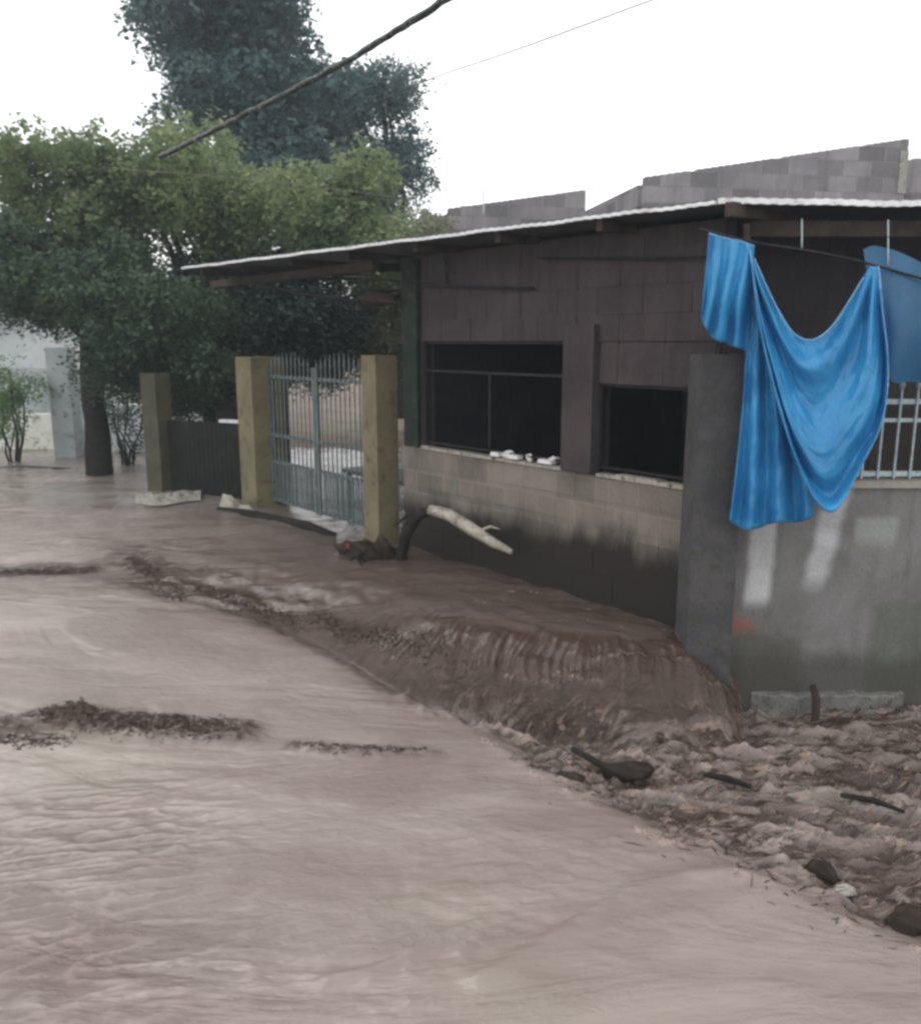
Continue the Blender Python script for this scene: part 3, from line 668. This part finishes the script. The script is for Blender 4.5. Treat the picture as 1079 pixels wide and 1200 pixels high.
# yard behind the gate
m = MB(); m.box(FP, 3.2, 8.2, 4.2, 4.35, .1, 1.75); m.box(FP, 3.19, 8.21, 4.17, 4.38, 1.751, 1.80)
tag(m.build('back_wall', M['yard_wall']), 'blue grey rear yard wall seen through the gate bars', 'wall')
def cloth_item(name, s, n_, z0, w, h, label, cat):
    m = MB(); k = 14; vs = []; fs = []
    for j in range(k):
        for i in range(k):
            a, b = i / (k - 1), j / (k - 1)
            vs.append(FP(s + w * (a - .5) * (1 - .15 * b), n_ + .04 * sn(a * 13 + b * 2), z0 + h * (1 - b) - .04 * sn(a * PI) * (1 - b) + .02 * sn(a * 9) * b))
    for j in range(k - 1):
        for i in range(k - 1): fs.append((j * k + i, j * k + i + 1, (j + 1) * k + i + 1, (j + 1) * k + i))
    m.add(vs, fs); o = m.build(name, M['white_plastic'], smooth=True); q = o.modifiers.new('thickness', 'SOLIDIFY'); q.thickness = .006
    return tag(o, label, cat)
cloth_item('hanging_cloth', 5.15, .9, .95, .34, .42, 'crumpled white cloth hanging behind the middle of the gate', 'cloth')
cloth_item('hanging_cloth', 4.35, .85, .98, .16, .30, 'narrow white cloth hanging behind the right gate leaf', 'cloth')
m = MB(); m.box(FP, 4.3, 5.75, .75, 1.3, .82, .87, .004)
for a_, b_ in ((4.35, .8), (5.66, .8), (4.35, 1.22), (5.66, 1.22)): m.box(FP, a_, a_ + .05, b_, b_ + .05, .3, .819)
tag(m.build('yard_table', M['gate_metal']), 'grey blue table standing in the yard behind the gate', 'table')
m = MB(); m.tube([FP(3.3, .7, 2.96), FP(6.8, .9, 2.90)], .01, 6)
tag(m.build('clothes_line', M['cable']), 'dark clothes line strung through the yard above the gate', 'line')

# white bits on the window wall
for k_, (s, z, w, h, lb) in enumerate(((1.98, ZS + .03, .13, .085, 'leftmost and widest white scrap standing in the left window'), (1.74, ZS + .03, .07, .08, 'middle white scrap standing in the left window'), (1.47, ZS + .03, .09, .10, 'rightmost white scrap standing in the left window'))):
    m = MB(); m.blob(FP(s, .05, z + h * .22), h * .42, 10, .3, 40 + k_, (w / h, .6, .7))
    tag(m.build('white_scrap', M['white_plastic']), lb, 'scrap', 'white scraps in the left window')  # white_plastic here is just the shared white material
for s, w, lb in ((2.08, .11, 'small white slab on the wall top under the left window, farthest left'), (1.86, .13, 'small white slab on the wall top under the left window, between the other two'), (1.50, .15, 'small white slab on the wall top beside the brick pillar')):
    m = MB(); m.box(FP, s - w / 2, s + w / 2, -.035, -.002 + .03, ZS + .032, ZS + .062, .006); tag(m.build('white_slab', M['white_plastic']), lb, 'slab', 'white slabs on the wall top')

# ------------------------------------------------------------------ debris things at the waterline
def P3(u, v, z): x, y = G(u, v, z); return W(x, y, z)
t = root('fallen_branch', P3(485, 650, .45), 'arched broken branch with a pale stripped top jutting from the water by the wall', 'branch')
m = MB(); m.tube([PY(463, 682, 7.6), PY(470, 655, 7.55), PY(477, 626, 7.5), PY(490, 604, 7.4), PY(507, 597, 7.3)], [.06, .052, .045, .045, .045], 10, jit=.16); m.build('dark_limb', M['bark'], t, smooth=True)
m = MB(); m.tube([PY(505, 597, 7.31), PY(525, 603, 7.2), PY(553, 620, 7.0), PY(578, 636, 6.8), PY(600, 647, 6.65)], [.046, .052, .05, .042, .022], 10, jit=.14)
m.build('pale_limb', M['pale_bark'], t, smooth=True)
m = MB(); m.tube([PY(560, 623, 6.95), PY(575, 617, 6.9), PY(586, 620, 6.85)], [.016, .012, .006], 6); m.build('twig', M['pale_bark'], t, smooth=True)
m = MB(); m.tube([PY(500, 600, 7.35), PY(478, 604, 7.4), PY(462, 616, 7.45)], [.02, .014, .006], 6, jit=.1); m.build('twig', M['bark'], t, smooth=True)
t = root('debris_heap', P3(435, 650, .45), 'dark heap of wet branches with a red scrap below the right gate pillar', 'debris')
m = MB(); m.blob(P3(438, 652, .46), .15, 16, .3, 5, (1.35, .8, .8)); m.blob(P3(418, 645, .47), .10, 12, .35, 6, (1.4, .8, .9)); m.blob(P3(452, 648, .47), .09, 12, .35, 16, (1.2, .8, 1.2)); m.build('mud_clump', M['rock'], t, smooth=True)
for i in range(14):
    c = P3(random.uniform(402, 455), random.uniform(640, 658), .50); d_ = W(random.uniform(-1, 1), random.uniform(-.3, .3), random.uniform(-.25, .3)).normalized() * random.uniform(.06, .15)
    m = MB(); m.tube([c - d_ * .8, c - d_ * .2 + W(0, 0, .02), c + d_ * .3 + W(0, 0, .03), c + d_], [.008, .014, .012, .005], 6, jit=.25); m.build('twig', M['bark'], t)
m = MB(); m.blob(P3(414, 640, .54), .05, 8, .3, 9, (1.3, .7, .5)); m.build('scrap', M['red_cloth'], t, smooth=True)
m = MB(); m.tube([P3(258, 598, .44), P3(290, 603, .46), P3(330, 609, .46), P3(362, 617, .47), P3(392, 628, .45)], [.05, .06, .05, .06, .035], 9, jit=.18)
tag(m.build('floating_log', M['bark'], smooth=True), 'long dark log floating along the foot of the gate', 'log')
m = MB(); m.blob(P3(272, 597, .45), .15, 12, .2, 12, (.9, .7, 1.0)); m.blob(P3(288, 600, .44), .10, 10, .2, 13, (1.2, .7, .7))
tag(m.build('sack', M['sack'], smooth=True), 'crumpled cream sack against the foot of the wide cream pillar', 'sack')
m = MB(); k = 22; vs = []; fs = []
for j in range(10):
    for i in range(k):
        a, b = i / (k - 1), j / 9; p = P3(160 + 76 * a, 580 + 12 * b + 3 * sn(a * 5), .45)
        vs.append(p + W(0, 0, .02 + .05 * abs(n2(a, b, 7, 77)) * sn(PI * b) * 2 + .04 * sn(PI * b) * abs(sn(a * 7))))
for j in range(9):
    for i in range(k - 1): fs.append((j * k + i, j * k + i + 1, (j + 1) * k + i + 1, (j + 1) * k + i))
m.add(vs, fs); o = m.build('plastic_sheet', M['pale_rock']); q = o.modifiers.new('thickness', 'SOLIDIFY'); q.thickness = .01
tag(o, 'crumpled white plastic sheet floating below the dark sheet fence', 'plastic sheet')
def rock(u, v, r, mat, label, seed, fr=(1, .8, .8), name='rock'):
    x, y = G(u, v, 0); z = wz(x, y); m = MB(); m.blob(W(x, y, z + r * .25), r, 14, .16, seed, fr)
    return tag(m.build(name, mat, smooth=True), label, 'rock')
rock(962, 1008, .075, M['rock'], 'dark mossy rock in the rushing water at the lower right', 21, (1.1, .8, 1.1))
rock(990, 1030, .04, M['pale_rock'], 'small pale stone beside the dark mossy rock', 22, (1.3, .9, .6))
rock(1068, 1078, .08, M['rock'], 'dark rock in the water at the bottom right edge', 23, (1.2, .9, .8))
rock(735, 893, .10, M['rock'], 'dark wet rock breaking the water below the middle of the cascade', 24, (1.5, .7, .6))
rock(668, 905, .06, M['rock'], 'small dark rock left of the wet rock below the cascade', 25, (1.6, .7, .5))
m = MB(); m.tube([P3(672, 878, .02), P3(700, 893, .05), P3(735, 912, .0)], [.02, .022, .012], 7, jit=.2)
tag(m.build('stick', M['bark'], smooth=True), 'dark stick slanting in the rapids below the cascade', 'stick')
m = MB(); m.tube([P3(825, 908, .03), P3(850, 912, .06), P3(880, 922, .0)], [.012, .02, .012], 7, jit=.2)
tag(m.build('stick', M['bark'], smooth=True), 'dark curved stick in the rapids right of the cascade foot', 'stick')
m = MB(); m.tube([P3(985, 932, .02), P3(1025, 938, .04), P3(1060, 952, 0)], [.012, .018, .010], 7, jit=.2)
tag(m.build('stick', M['bark'], smooth=True), 'dark stick in the rapids near the right edge', 'stick')

# drifting scraps of leaf and twig: uncountable
def scatter(name, bands, mat):
    m = MB()
    for (p, q, w, n_) in bands:
        p, q = Vector(p), Vector(q); d = (q - p); L = d.length; nrm = Vector((-d.y, d.x)) / L
        T = RNG.beta(1.6, 1.6, n_); Nn = RNG.normal(0, w * .5, n_)
        X = p.x + d.x * T + nrm.x * Nn; Y = p.y + d.y * T + nrm.y * Nn; Z, _, _, _ = water(X, Y)
        for x, y, z in zip(X, Y, Z):
            a = random.uniform(-1.6, 1.6) + math.atan2(d.y, d.x)
            if random.random() < (.45 if w > .13 else .05): continue
            l = random.uniform(.006, .02) * (3 if random.random() < (.35 if w > .13 else .12) else 1); r_ = random.uniform(.0012, .0035)
            e = W(math.cos(a) * l, math.sin(a) * l, random.uniform(-.4, .4) * l)
            c = W(x, y, z + .002)
            m.tube([c - e, c + W(0, 0, r_), c + e], [r_ * .5, r_, r_ * .4], 4, jit=.3)
    return kind(m.build(name, mat, origin=(0, 0, 0)), 'stuff')
E_ = lambda u, v, z=0: G(u, v, z)
scatter('floating_litter', [(E_(40, 870), E_(290, 868), .11, 1500), (E_(-20, 895), E_(90, 888), .07, 200), (E_(345, 878), E_(505, 884), .05, 220), (E_(-10, 690, .3), E_(120, 684, .3), .13, 900),
        (E_(150, 665, .33), E_(215, 715, .28), .13, 700), (E_(230, 705, .25), E_(360, 745, .18), .11, 600), (E_(360, 745, .1), E_(560, 830), .10, 900), (E_(600, 885), E_(760, 925), .12, 300),
        (E_(620, 880), E_(1079, 880), .4, 800), (E_(830, 840), E_(1079, 832), .06, 260), (E_(760, 940), E_(1079, 1070), .34, 600)], M['debris'])

# ------------------------------------------------------------------ background buildings
def block_building(name, u0, v0, u1, v1, Yd, depth, mat, label):
    a, b = PY(u0, v0, Yd), PY(u1, v1, Yd + .6)
    d = Vector((b.x - a.x, b.y - a.y, 0)); L = d.length; d /= L; nn = Vector((-d.y, d.x, 0))
    fr = lambda s, n_, z: Vector((a.x, a.y, 0)) + d * s + nn * n_ + W(0, 0, z)
    t = root(name, fr(L / 2, depth / 2, .3), label, 'building')
    m = MB(); cols = max(3, int(L / .1))
    zf = lambda s: a.z + (b.z - a.z) * s / L
    m.box(fr, .02, L - .02, .012, .14, 2.6, min(a.z, b.z) - .2)
    for c in range(cols):                                        # blocks step up along the sloping top
        s0 = L * c / cols; s1 = L * (c + 1) / cols; z = 2.4; r = 0
        while z < zf((s0 + s1) / 2) - .02:
            z1 = min(z + .2, zf((s0 + s1) / 2)); j = random.uniform(0, .006)
            m.box(fr, s0, s1, j * .2, .15, z + .003, z1); z = z1
    m.build('gable_wall', mat, t)
    m = MB(); m.box(fr, 0, L, .16, .3, .1, 2.4); m.box(fr, 0, .15, .31, depth, .1, a.z - .05); m.box(fr, L - .15, L, .31, depth, .1, b.z - .05); m.box(fr, .16, L - .16, depth - .15, depth, .1, min(a.z, b.z) - .1)
    m.box(fr, .155, L - .155, .155, .4, 2.41, min(a.z, b.z) - .3)
    m.build('walls', mat, t)
    m = MB(); m.box(fr, .16, L - .16, .41, depth - .16, min(a.z, b.z) - .45, min(a.z, b.z) - .3); m.build('flat_roof', M['grey_plaster'], t)
    return t, fr, L
block_building('building', 527, 244, 687, 222, 14.5, 4, M['grey_block'], 'small pale grey block gable showing above the roof, nearer the trees')
t, fr, L = block_building('building', 758, 207, 1066, 162, 11.8, 4, M['grey_block'], 'large unfinished grey block building rising above the roof on the right')
m = MB(); m.box(fr, L - .12, L - .0, -.02, -.003, 4.4, 4.95); m.build('bare_pilaster', M['pale_rock'], t)
m = MB(); m.tube([PY(567, 250, 14.3), PY(567, 222, 14.3)], .012, 6); tag(m.build('rebar', M['rail_metal']), 'thin upright rod sticking up on the small grey gable', 'rod')
block_building('building', 1072, 185, 1400, 200, 13.5, 4, M['grey_block'], 'grey block building cut by the right edge behind the large unfinished one')

# far left street end
wb = root('white_house', (-10.5, 19.5, .4), 'bright white house at the far end of the street on the left', 'house')
m = MB(); m.box(W, -16, -8.9, 18, 23, .1, 3.4); m.build('wall', M['plaster'], wb)
m = MB(); m.box(W, -16.3, -8.7, 17.7, 23.3, 3.41, 3.55); m.build('roof', M['grey_plaster'], wb)
for x in (-14.5, -11.8):
    m = MB(); m.box(W, x, x + 1.0, 17.95, 17.99, 1.3, 2.4); w_ = m.build('window', M['frame'], wb)
m = MB(); m.box(W, -9.6, -9.0, 17.4, 17.98, 2.9, 2.98); m.build('awning', M['grey_plaster'], wb)
m = MB(); m.box(W, -14, -7.1, 15.6, 15.8, .1, 1.1); tag(m.build('low_wall', M['cream_wall']), 'low cream wall along the far left street edge', 'wall')
m = MB(); m.box(W, -14, -7.4, 16.6, 16.8, 1.0, 1.9); m.box(W, -14, -7.4, 16.62, 16.78, .1, .99); tag(m.build('fence_wall', M['grey_plaster']), 'grey green wall between the cream wall and the white house', 'wall')
m = MB(); a = PY(68, 535, 14.6); m.box(W, a.x, a.x + .36, 14.5, 14.85, .1, 2.3); tag(m.build('street_pillar', M['grey_plaster']), 'light grey square pillar just left of the dark tree trunk', 'pillar')
m = MB(); m.box(W, -7.0, -4.6, 15.2, 15.35, .1, 1.3); tag(m.build('far_wall', M['plaster']), 'white wall behind the dark shrubs right of the tree trunk', 'wall')
m = MB(); P = [P3(-40, 552, .42), P3(30, 550, .42), P3(90, 552, .42)]; m.tube(P, [.05, .06, .05], 8, jit=.3)
tag(m.build('kerb_log', M['bark'], smooth=True), 'dark log lying across the street end at the far left waterline', 'log')

# ------------------------------------------------------------------ TREES
def leaves(name, clumps, mat, parent, leaf=(.05, .09), per=60, lets=12, droop=.5, spray=.28):
    """sprays of small leaves: every spray is a short drooping twig with leaflets on both sides"""
    V = []; tint = []
    for (c, r, dens) in clumps:
        n = max(3, int(per * dens))
        d = RNG.normal(size=(n, 3)); d /= np.linalg.norm(d, axis=1)[:, None]
        rad = RNG.uniform(.25, 1, n) ** .6
        p = np.array(c) + d * rad[:, None] * np.array(r)
        ax = d * .8 + RNG.normal(size=(n, 3)) * .5; ax[:, 2] -= droop; ax /= np.linalg.norm(ax, axis=1)[:, None]
        cl = RNG.uniform(0, .45)
        for k in range(lets):
            f = (k + RNG.uniform(-.3, .3, n)) / lets
            q = p + ax * (f * spray)[:, None] + RNG.normal(size=(n, 3)) * .03; q[:, 2] -= f * f * spray * .4
            s = RNG.normal(size=(n, 3)); s[:, 2] *= .5; s /= np.linalg.norm(s, axis=1)[:, None]
            l = RNG.uniform(leaf[0], leaf[1], n)[:, None]; w = np.cross(s, ax); w /= (np.linalg.norm(w, axis=1)[:, None] + 1e-6); w = w * l * .28
            V.append(np.stack([q, q + s * l * .45 + w, q + s * l, q + s * l * .45 - w], 1)); tint.append(RNG.uniform(0, .55, n) + cl)
    V = np.concatenate(V).reshape(-1, 3); tint = np.repeat(np.concatenate(tint), 4)
    o = V.mean(0); V = V - o; nq = len(V) // 4
    me = bpy.data.meshes.new(name); me.vertices.add(len(V)); me.vertices.foreach_set('co', V.astype(np.float32).ravel())
    me.loops.add(len(V)); me.loops.foreach_set('vertex_index', np.arange(len(V), dtype=np.int32))
    me.polygons.add(nq); me.polygons.foreach_set('loop_start', np.arange(0, len(V), 4, dtype=np.int32)); me.update(calc_edges=True)
    at = me.attributes.new('tint', 'FLOAT', 'POINT'); at.data.foreach_set('value', tint.astype(np.float32))
    me.materials.append(mat)
    return link(name, me, parent, Vector([float(q) for q in o]))
def clumps_in(ells, Yd, dy, size, dens=1.0, squash=.7):
    """ells: (u, v, ru, rv, count[, density[, distance]]) -> clumps in metres around distance Yd"""
    out = []
    for e in ells:
        u, v, ru, rv, n = e[:5]; dn = e[5] if len(e) > 5 else 1; Y0 = e[6] if len(e) > 6 else Yd
        c = PY(u, v, Y0); k = Y0 / FPX
        for _ in range(n):
            d = RNG.normal(size=3); d /= np.linalg.norm(d); f = RNG.uniform(0, 1) ** .45
            r = size * RNG.uniform(.65, 1.35)
            out.append((np.array(c) + d * f * np.array([ru * k, dy, rv * k]), (r, r, r * squash), dens * dn))
    return out
def limb(m, a, b, r0, r1, n=7, wob=.12, seed=0):
    rr = random.Random(seed); P = []
    L = (b - a).length
    for i in range(n + 1):
        t = i / n; p = a.lerp(b, t); k = sn(PI * t) * wob * L
        P.append(p + W(rr.uniform(-1, 1) * k * .5, rr.uniform(-1, 1) * k * .5, .25 * k + rr.uniform(-.3, .3) * k))
    m.tube(P, [r0 + (r1 - r0) * i / n for i in range(n + 1)], 8, jit=.08)
def tree(base, fork, rad, clumps, mat, label, nl=10, bark='bark', group='trees around the flooded street', seed=1, **kw):
    t = root('tree', base, label, 'tree', group)
    m = MB(); P = [base - W(0, 0, .3), base + (fork - base) * .3 + W(.04, 0, 0), base + (fork - base) * .65 - W(.05, 0, 0), fork]
    P = resample([tuple(p) for p in P], 12); m.tube([p + W(random.uniform(-.02, .02), 0, 0) for p in P], [rad * (1.35 if i == 0 else 1.1 - .035 * i) for i in range(12)], 12, jit=.07)
    m.build('trunk', M[bark], t, smooth=True)
    idx = np.random.default_rng(seed).permutation(len(clumps))[:nl]
    for j, i in enumerate(idx):
        m = MB(); e = Vector([float(q) for q in clumps[i][0]]); limb(m, fork - W(0, 0, random.uniform(0, .5)), e, rad * .5, .015, seed=j + seed * 31)
        for q in range(4):
            i2 = RNG.integers(len(clumps)); e2 = Vector([float(x) for x in clumps[i2][0]])
            if (e2 - e).length < 2.2: limb(m, e, e2, .02, .006, 5, seed=j * 7 + q)
        m.build('limb', M[bark], t, smooth=True)
    leaves('crown', clumps, mat, t, **kw); return t
c1 = clumps_in([(95, 245, 115, 70, 40), (245, 225, 95, 62, 34, .9), (365, 245, 85, 55, 26, .85), (450, 285, 40, 28, 9, .7), (18, 185, 40, 25, 7, .5), (110, 175, 60, 22, 9, .55), (420, 205, 40, 25, 6, .55)], 12.9, 1.0, .42)
tree(W(-3.9, 13.6, .35), W(-4.1, 13.4, 2.9), .15, c1, M['leaf_olive'], 'wide light olive green tree crown spreading above the left end of the roof', 14, leaf=(.03, .115), per=62, lets=14, droop=.55)
c1b = clumps_in([(60, 335, 75, 30, 22, 1.1), (140, 338, 70, 38, 24, 1.1), (20, 305, 50, 38, 11), (205, 375, 62, 36, 24, 1.2), (165, 400, 45, 28, 12, 1), (160, 435, 50, 18, 7, .7), (235, 425, 35, 25, 9, .9)], 12.0, .8, .40)  # split-off lower crown; canopy shade is put into its darker leaf colour
tree(W(-5.42, 12.6, .35), W(-5.27, 12.5, 2.7), .19, c1b, M['leaf_deep'], 'split-off drooping lower crown, canopy shade put into its dark green leaves, with a thick dark trunk standing at the far left waterline', 14, seed=9, leaf=(.03, .10), per=62, lets=14, droop=.7)
c2 = clumps_in([(255, 45, 80, 75, 34), (240, 120, 55, 45, 14, .9), (340, 110, 70, 75, 26, .9), (350, 170, 80, 50, 20, .9), (290, -40, 70, 50, 16, 1)], 20, 1.8, .62)
tree(W(-4.8, 20.2, .6), W(-4.8, 20.2, 5.0), .3, c2, M['leaf_teal'], 'tall dark blue green tree rising into the white sky behind the olive tree', 10, seed=2, leaf=(.05, .19), per=62, lets=14, spray=.42, droop=.3)
c3 = clumps_in([(450, 150, 42, 62, 22, .55), (465, 95, 32, 26, 8, .4), (410, 110, 30, 40, 8, .35), (455, 215, 45, 35, 12, .6)], 21, 1.2, .5)
tree(W(-1.6, 21.3, .6), W(-1.7, 21.2, 4.8), .2, c3, M['leaf_teal'], 'thin airy blue green tree with sky showing through, right of the tall dark one', 8, seed=3, leaf=(.07, .12), per=60, lets=12, spray=.4, droop=.2)
c4 = clumps_in([(320, 370, 95, 40, 40, 1.2), (305, 325, 85, 20, 22, 1.2), (250, 400, 50, 30, 14, 1.2), (215, 440, 40, 30, 8, .7), (345, 420, 45, 25, 10, 1)], 13.2, .9, .38)
tree(W(-3.4, 14.2, .4), W(-3.3, 13.9, 1.9), .1, c4, M['leaf_dark'], 'low dark leafy tree in the yard behind the gate', 6, seed=4, leaf=(.05, .09), per=60, lets=14)
c5 = clumps_in([(440, 385, 40, 35, 20, 1.3), (445, 340, 40, 20, 12, 1.2), (470, 290, 35, 40, 12, .8), (500, 265, 20, 18, 5, .5)], 14.5, .7, .38)
tree(W(-1.6, 15.3, .4), W(-1.6, 15.1, 1.8), .09, c5, M['leaf_khaki'], 'pale khaki green tree behind the house end, right of the gate pillar top', 5, seed=5, leaf=(.05, .09), per=60, lets=12)
def bush(u, v, Y, ru, rv, n, mat, label, z0=.3, dens=.8, seed=1, size=.2):
    c = clumps_in([(u, v, ru, rv, n, dens)], Y, .4, size); b = PY(u, v, Y); t = root('bush', W(b.x, Y, z0), label, 'bush', 'bushes along the street')
    m = MB()
    for i in range(7):
        e = Vector([float(q) for q in c[i % len(c)][0]]); limb(m, W(b.x + random.uniform(-.1, .1), Y, z0 - .2), e, .025, .006, 5, seed=seed * 9 + i)
    m.build('stems', M['bark'], t, smooth=True)
    leaves('foliage', c, mat, t, leaf=(.04, .07), per=34, lets=8, spray=.18); return t
bush(10, 465, 14.0, 30, 55, 18, M['leaf_fresh'], 'bright green bush at the far left edge of the photo', seed=1)
bush(150, 480, 13.6, 26, 55, 15, M['leaf_dark'], 'dark lacy shrub between the tree trunk and the olive pillar', dens=.45, seed=2)
bush(232, 470, 13.0, 35, 30, 12, M['leaf_dark'], 'dark shrub behind the sheet fence', seed=3)
# two more trees that close the view off to either side
c6 = clumps_in([(-220, 230, 110, 120, 40)], 15, 1.6, .55)
tree(W(-11.4, 15.2, .4), W(-11.3, 15.2, 2.6), .2, c6, M['leaf_olive'], 'green tree beyond the left edge of the street', 8, seed=6, leaf=(.06, .11), per=50, lets=12)

# ------------------------------------------------------------------ haze of the rain
hz = MB(); hz.box(W, -95, 95, -45, 115, -1.6, 12.5); h = hz.build('haze', M['cable'], origin=(0, 0, 0)); kind(h, 'stuff')
hm = bpy.data.materials.new('haze_air'); hm.use_nodes = True; ht = hm.node_tree; ht.nodes.clear()
ho = ht.nodes.new('ShaderNodeOutputMaterial'); hv = ht.nodes.new('ShaderNodeVolumePrincipled')
hv.inputs['Color'].default_value = (.80, .93, .98, 1); hv.inputs['Density'].default_value = .0024; hv.inputs['Anisotropy'].default_value = .2
ht.links.new(hv.outputs[0], ho.inputs['Volume']); h.data.materials.clear(); h.data.materials.append(hm)

# ------------------------------------------------------------------ SKY, SUN, CAMERA
wd = bpy.data.worlds.new('World'); sc.world = wd; wd.use_nodes = True; nt = wd.node_tree; nt.nodes.clear()
out = nt.nodes.new('ShaderNodeOutputWorld'); bg = nt.nodes.new('ShaderNodeBackground'); bg.inputs[1].default_value = .1
sky = nt.nodes.new('ShaderNodeTexSky'); sky.sky_type = 'NISHITA'; sky.sun_disc = False; sky.sun_elevation = R(55); sky.sun_rotation = R(-35); sky.dust_density = 4
tc = nt.nodes.new('ShaderNodeTexCoord'); mp = nt.nodes.new('ShaderNodeMapping'); mp.inputs['Scale'].default_value = (1, 1, 3.5)
nz = nt.nodes.new('ShaderNodeTexNoise'); nz.inputs['Scale'].default_value = 2.2; nz.inputs['Detail'].default_value = 6
nt.links.new(tc.outputs['Generated'], mp.inputs[0]); nt.links.new(mp.outputs[0], nz.inputs['Vector'])
cr = nt.nodes.new('ShaderNodeValToRGB'); cr.color_ramp.elements[0].position = .3; cr.color_ramp.elements[0].color = (10.5, 10.6, 11.0, 1)
cr.color_ramp.elements[1].position = .6; cr.color_ramp.elements[1].color = (15.5, 15.4, 15.4, 1)
nt.links.new(nz.outputs[0], cr.inputs[0])
mx = nt.nodes.new('ShaderNodeMix'); mx.data_type = 'RGBA'; mx.inputs[0].default_value = .93
nt.links.new(sky.outputs[0], mx.inputs[6]); nt.links.new(cr.outputs[0], mx.inputs[7])
nt.links.new(mx.outputs[2], bg.inputs[0]); nt.links.new(bg.outputs[0], out.inputs[0])
sl = bpy.data.lights.new('sun', 'SUN'); sl.energy = .7; sl.angle = R(25); sl.color = (1, .98, .95)
so = bpy.data.objects.new('sun', sl); COL.objects.link(so)
az, el = R(-35), R(55); dv = W(math.sin(az) * math.cos(el), math.cos(az) * math.cos(el), math.sin(el))
so.rotation_euler = dv.to_track_quat('Z', 'Y').to_euler(); so.location = dv * 20
cd = bpy.data.cameras.new('camera'); cam = bpy.data.objects.new('camera', cd); COL.objects.link(cam)
cam.location = (0, 0, CAM_H); cam.rotation_euler = (R(90) - PITCH, 0, 0)
cd.sensor_fit = 'HORIZONTAL'; cd.sensor_width = 36; cd.lens = 36 * FPX / 1079; cd.clip_end = 500; cd.clip_start = .05
sc.camera = cam
sc.view_settings.view_transform = 'Standard'; sc.view_settings.look = 'None'; sc.view_settings.exposure = .25; sc.view_settings.gamma = 1
sc.render.engine = 'CYCLES'; sc.cycles.use_denoising = True; sc.cycles.max_bounces = 8; sc.cycles.volume_bounces = 1
sc.cycles.filter_width = 3.0
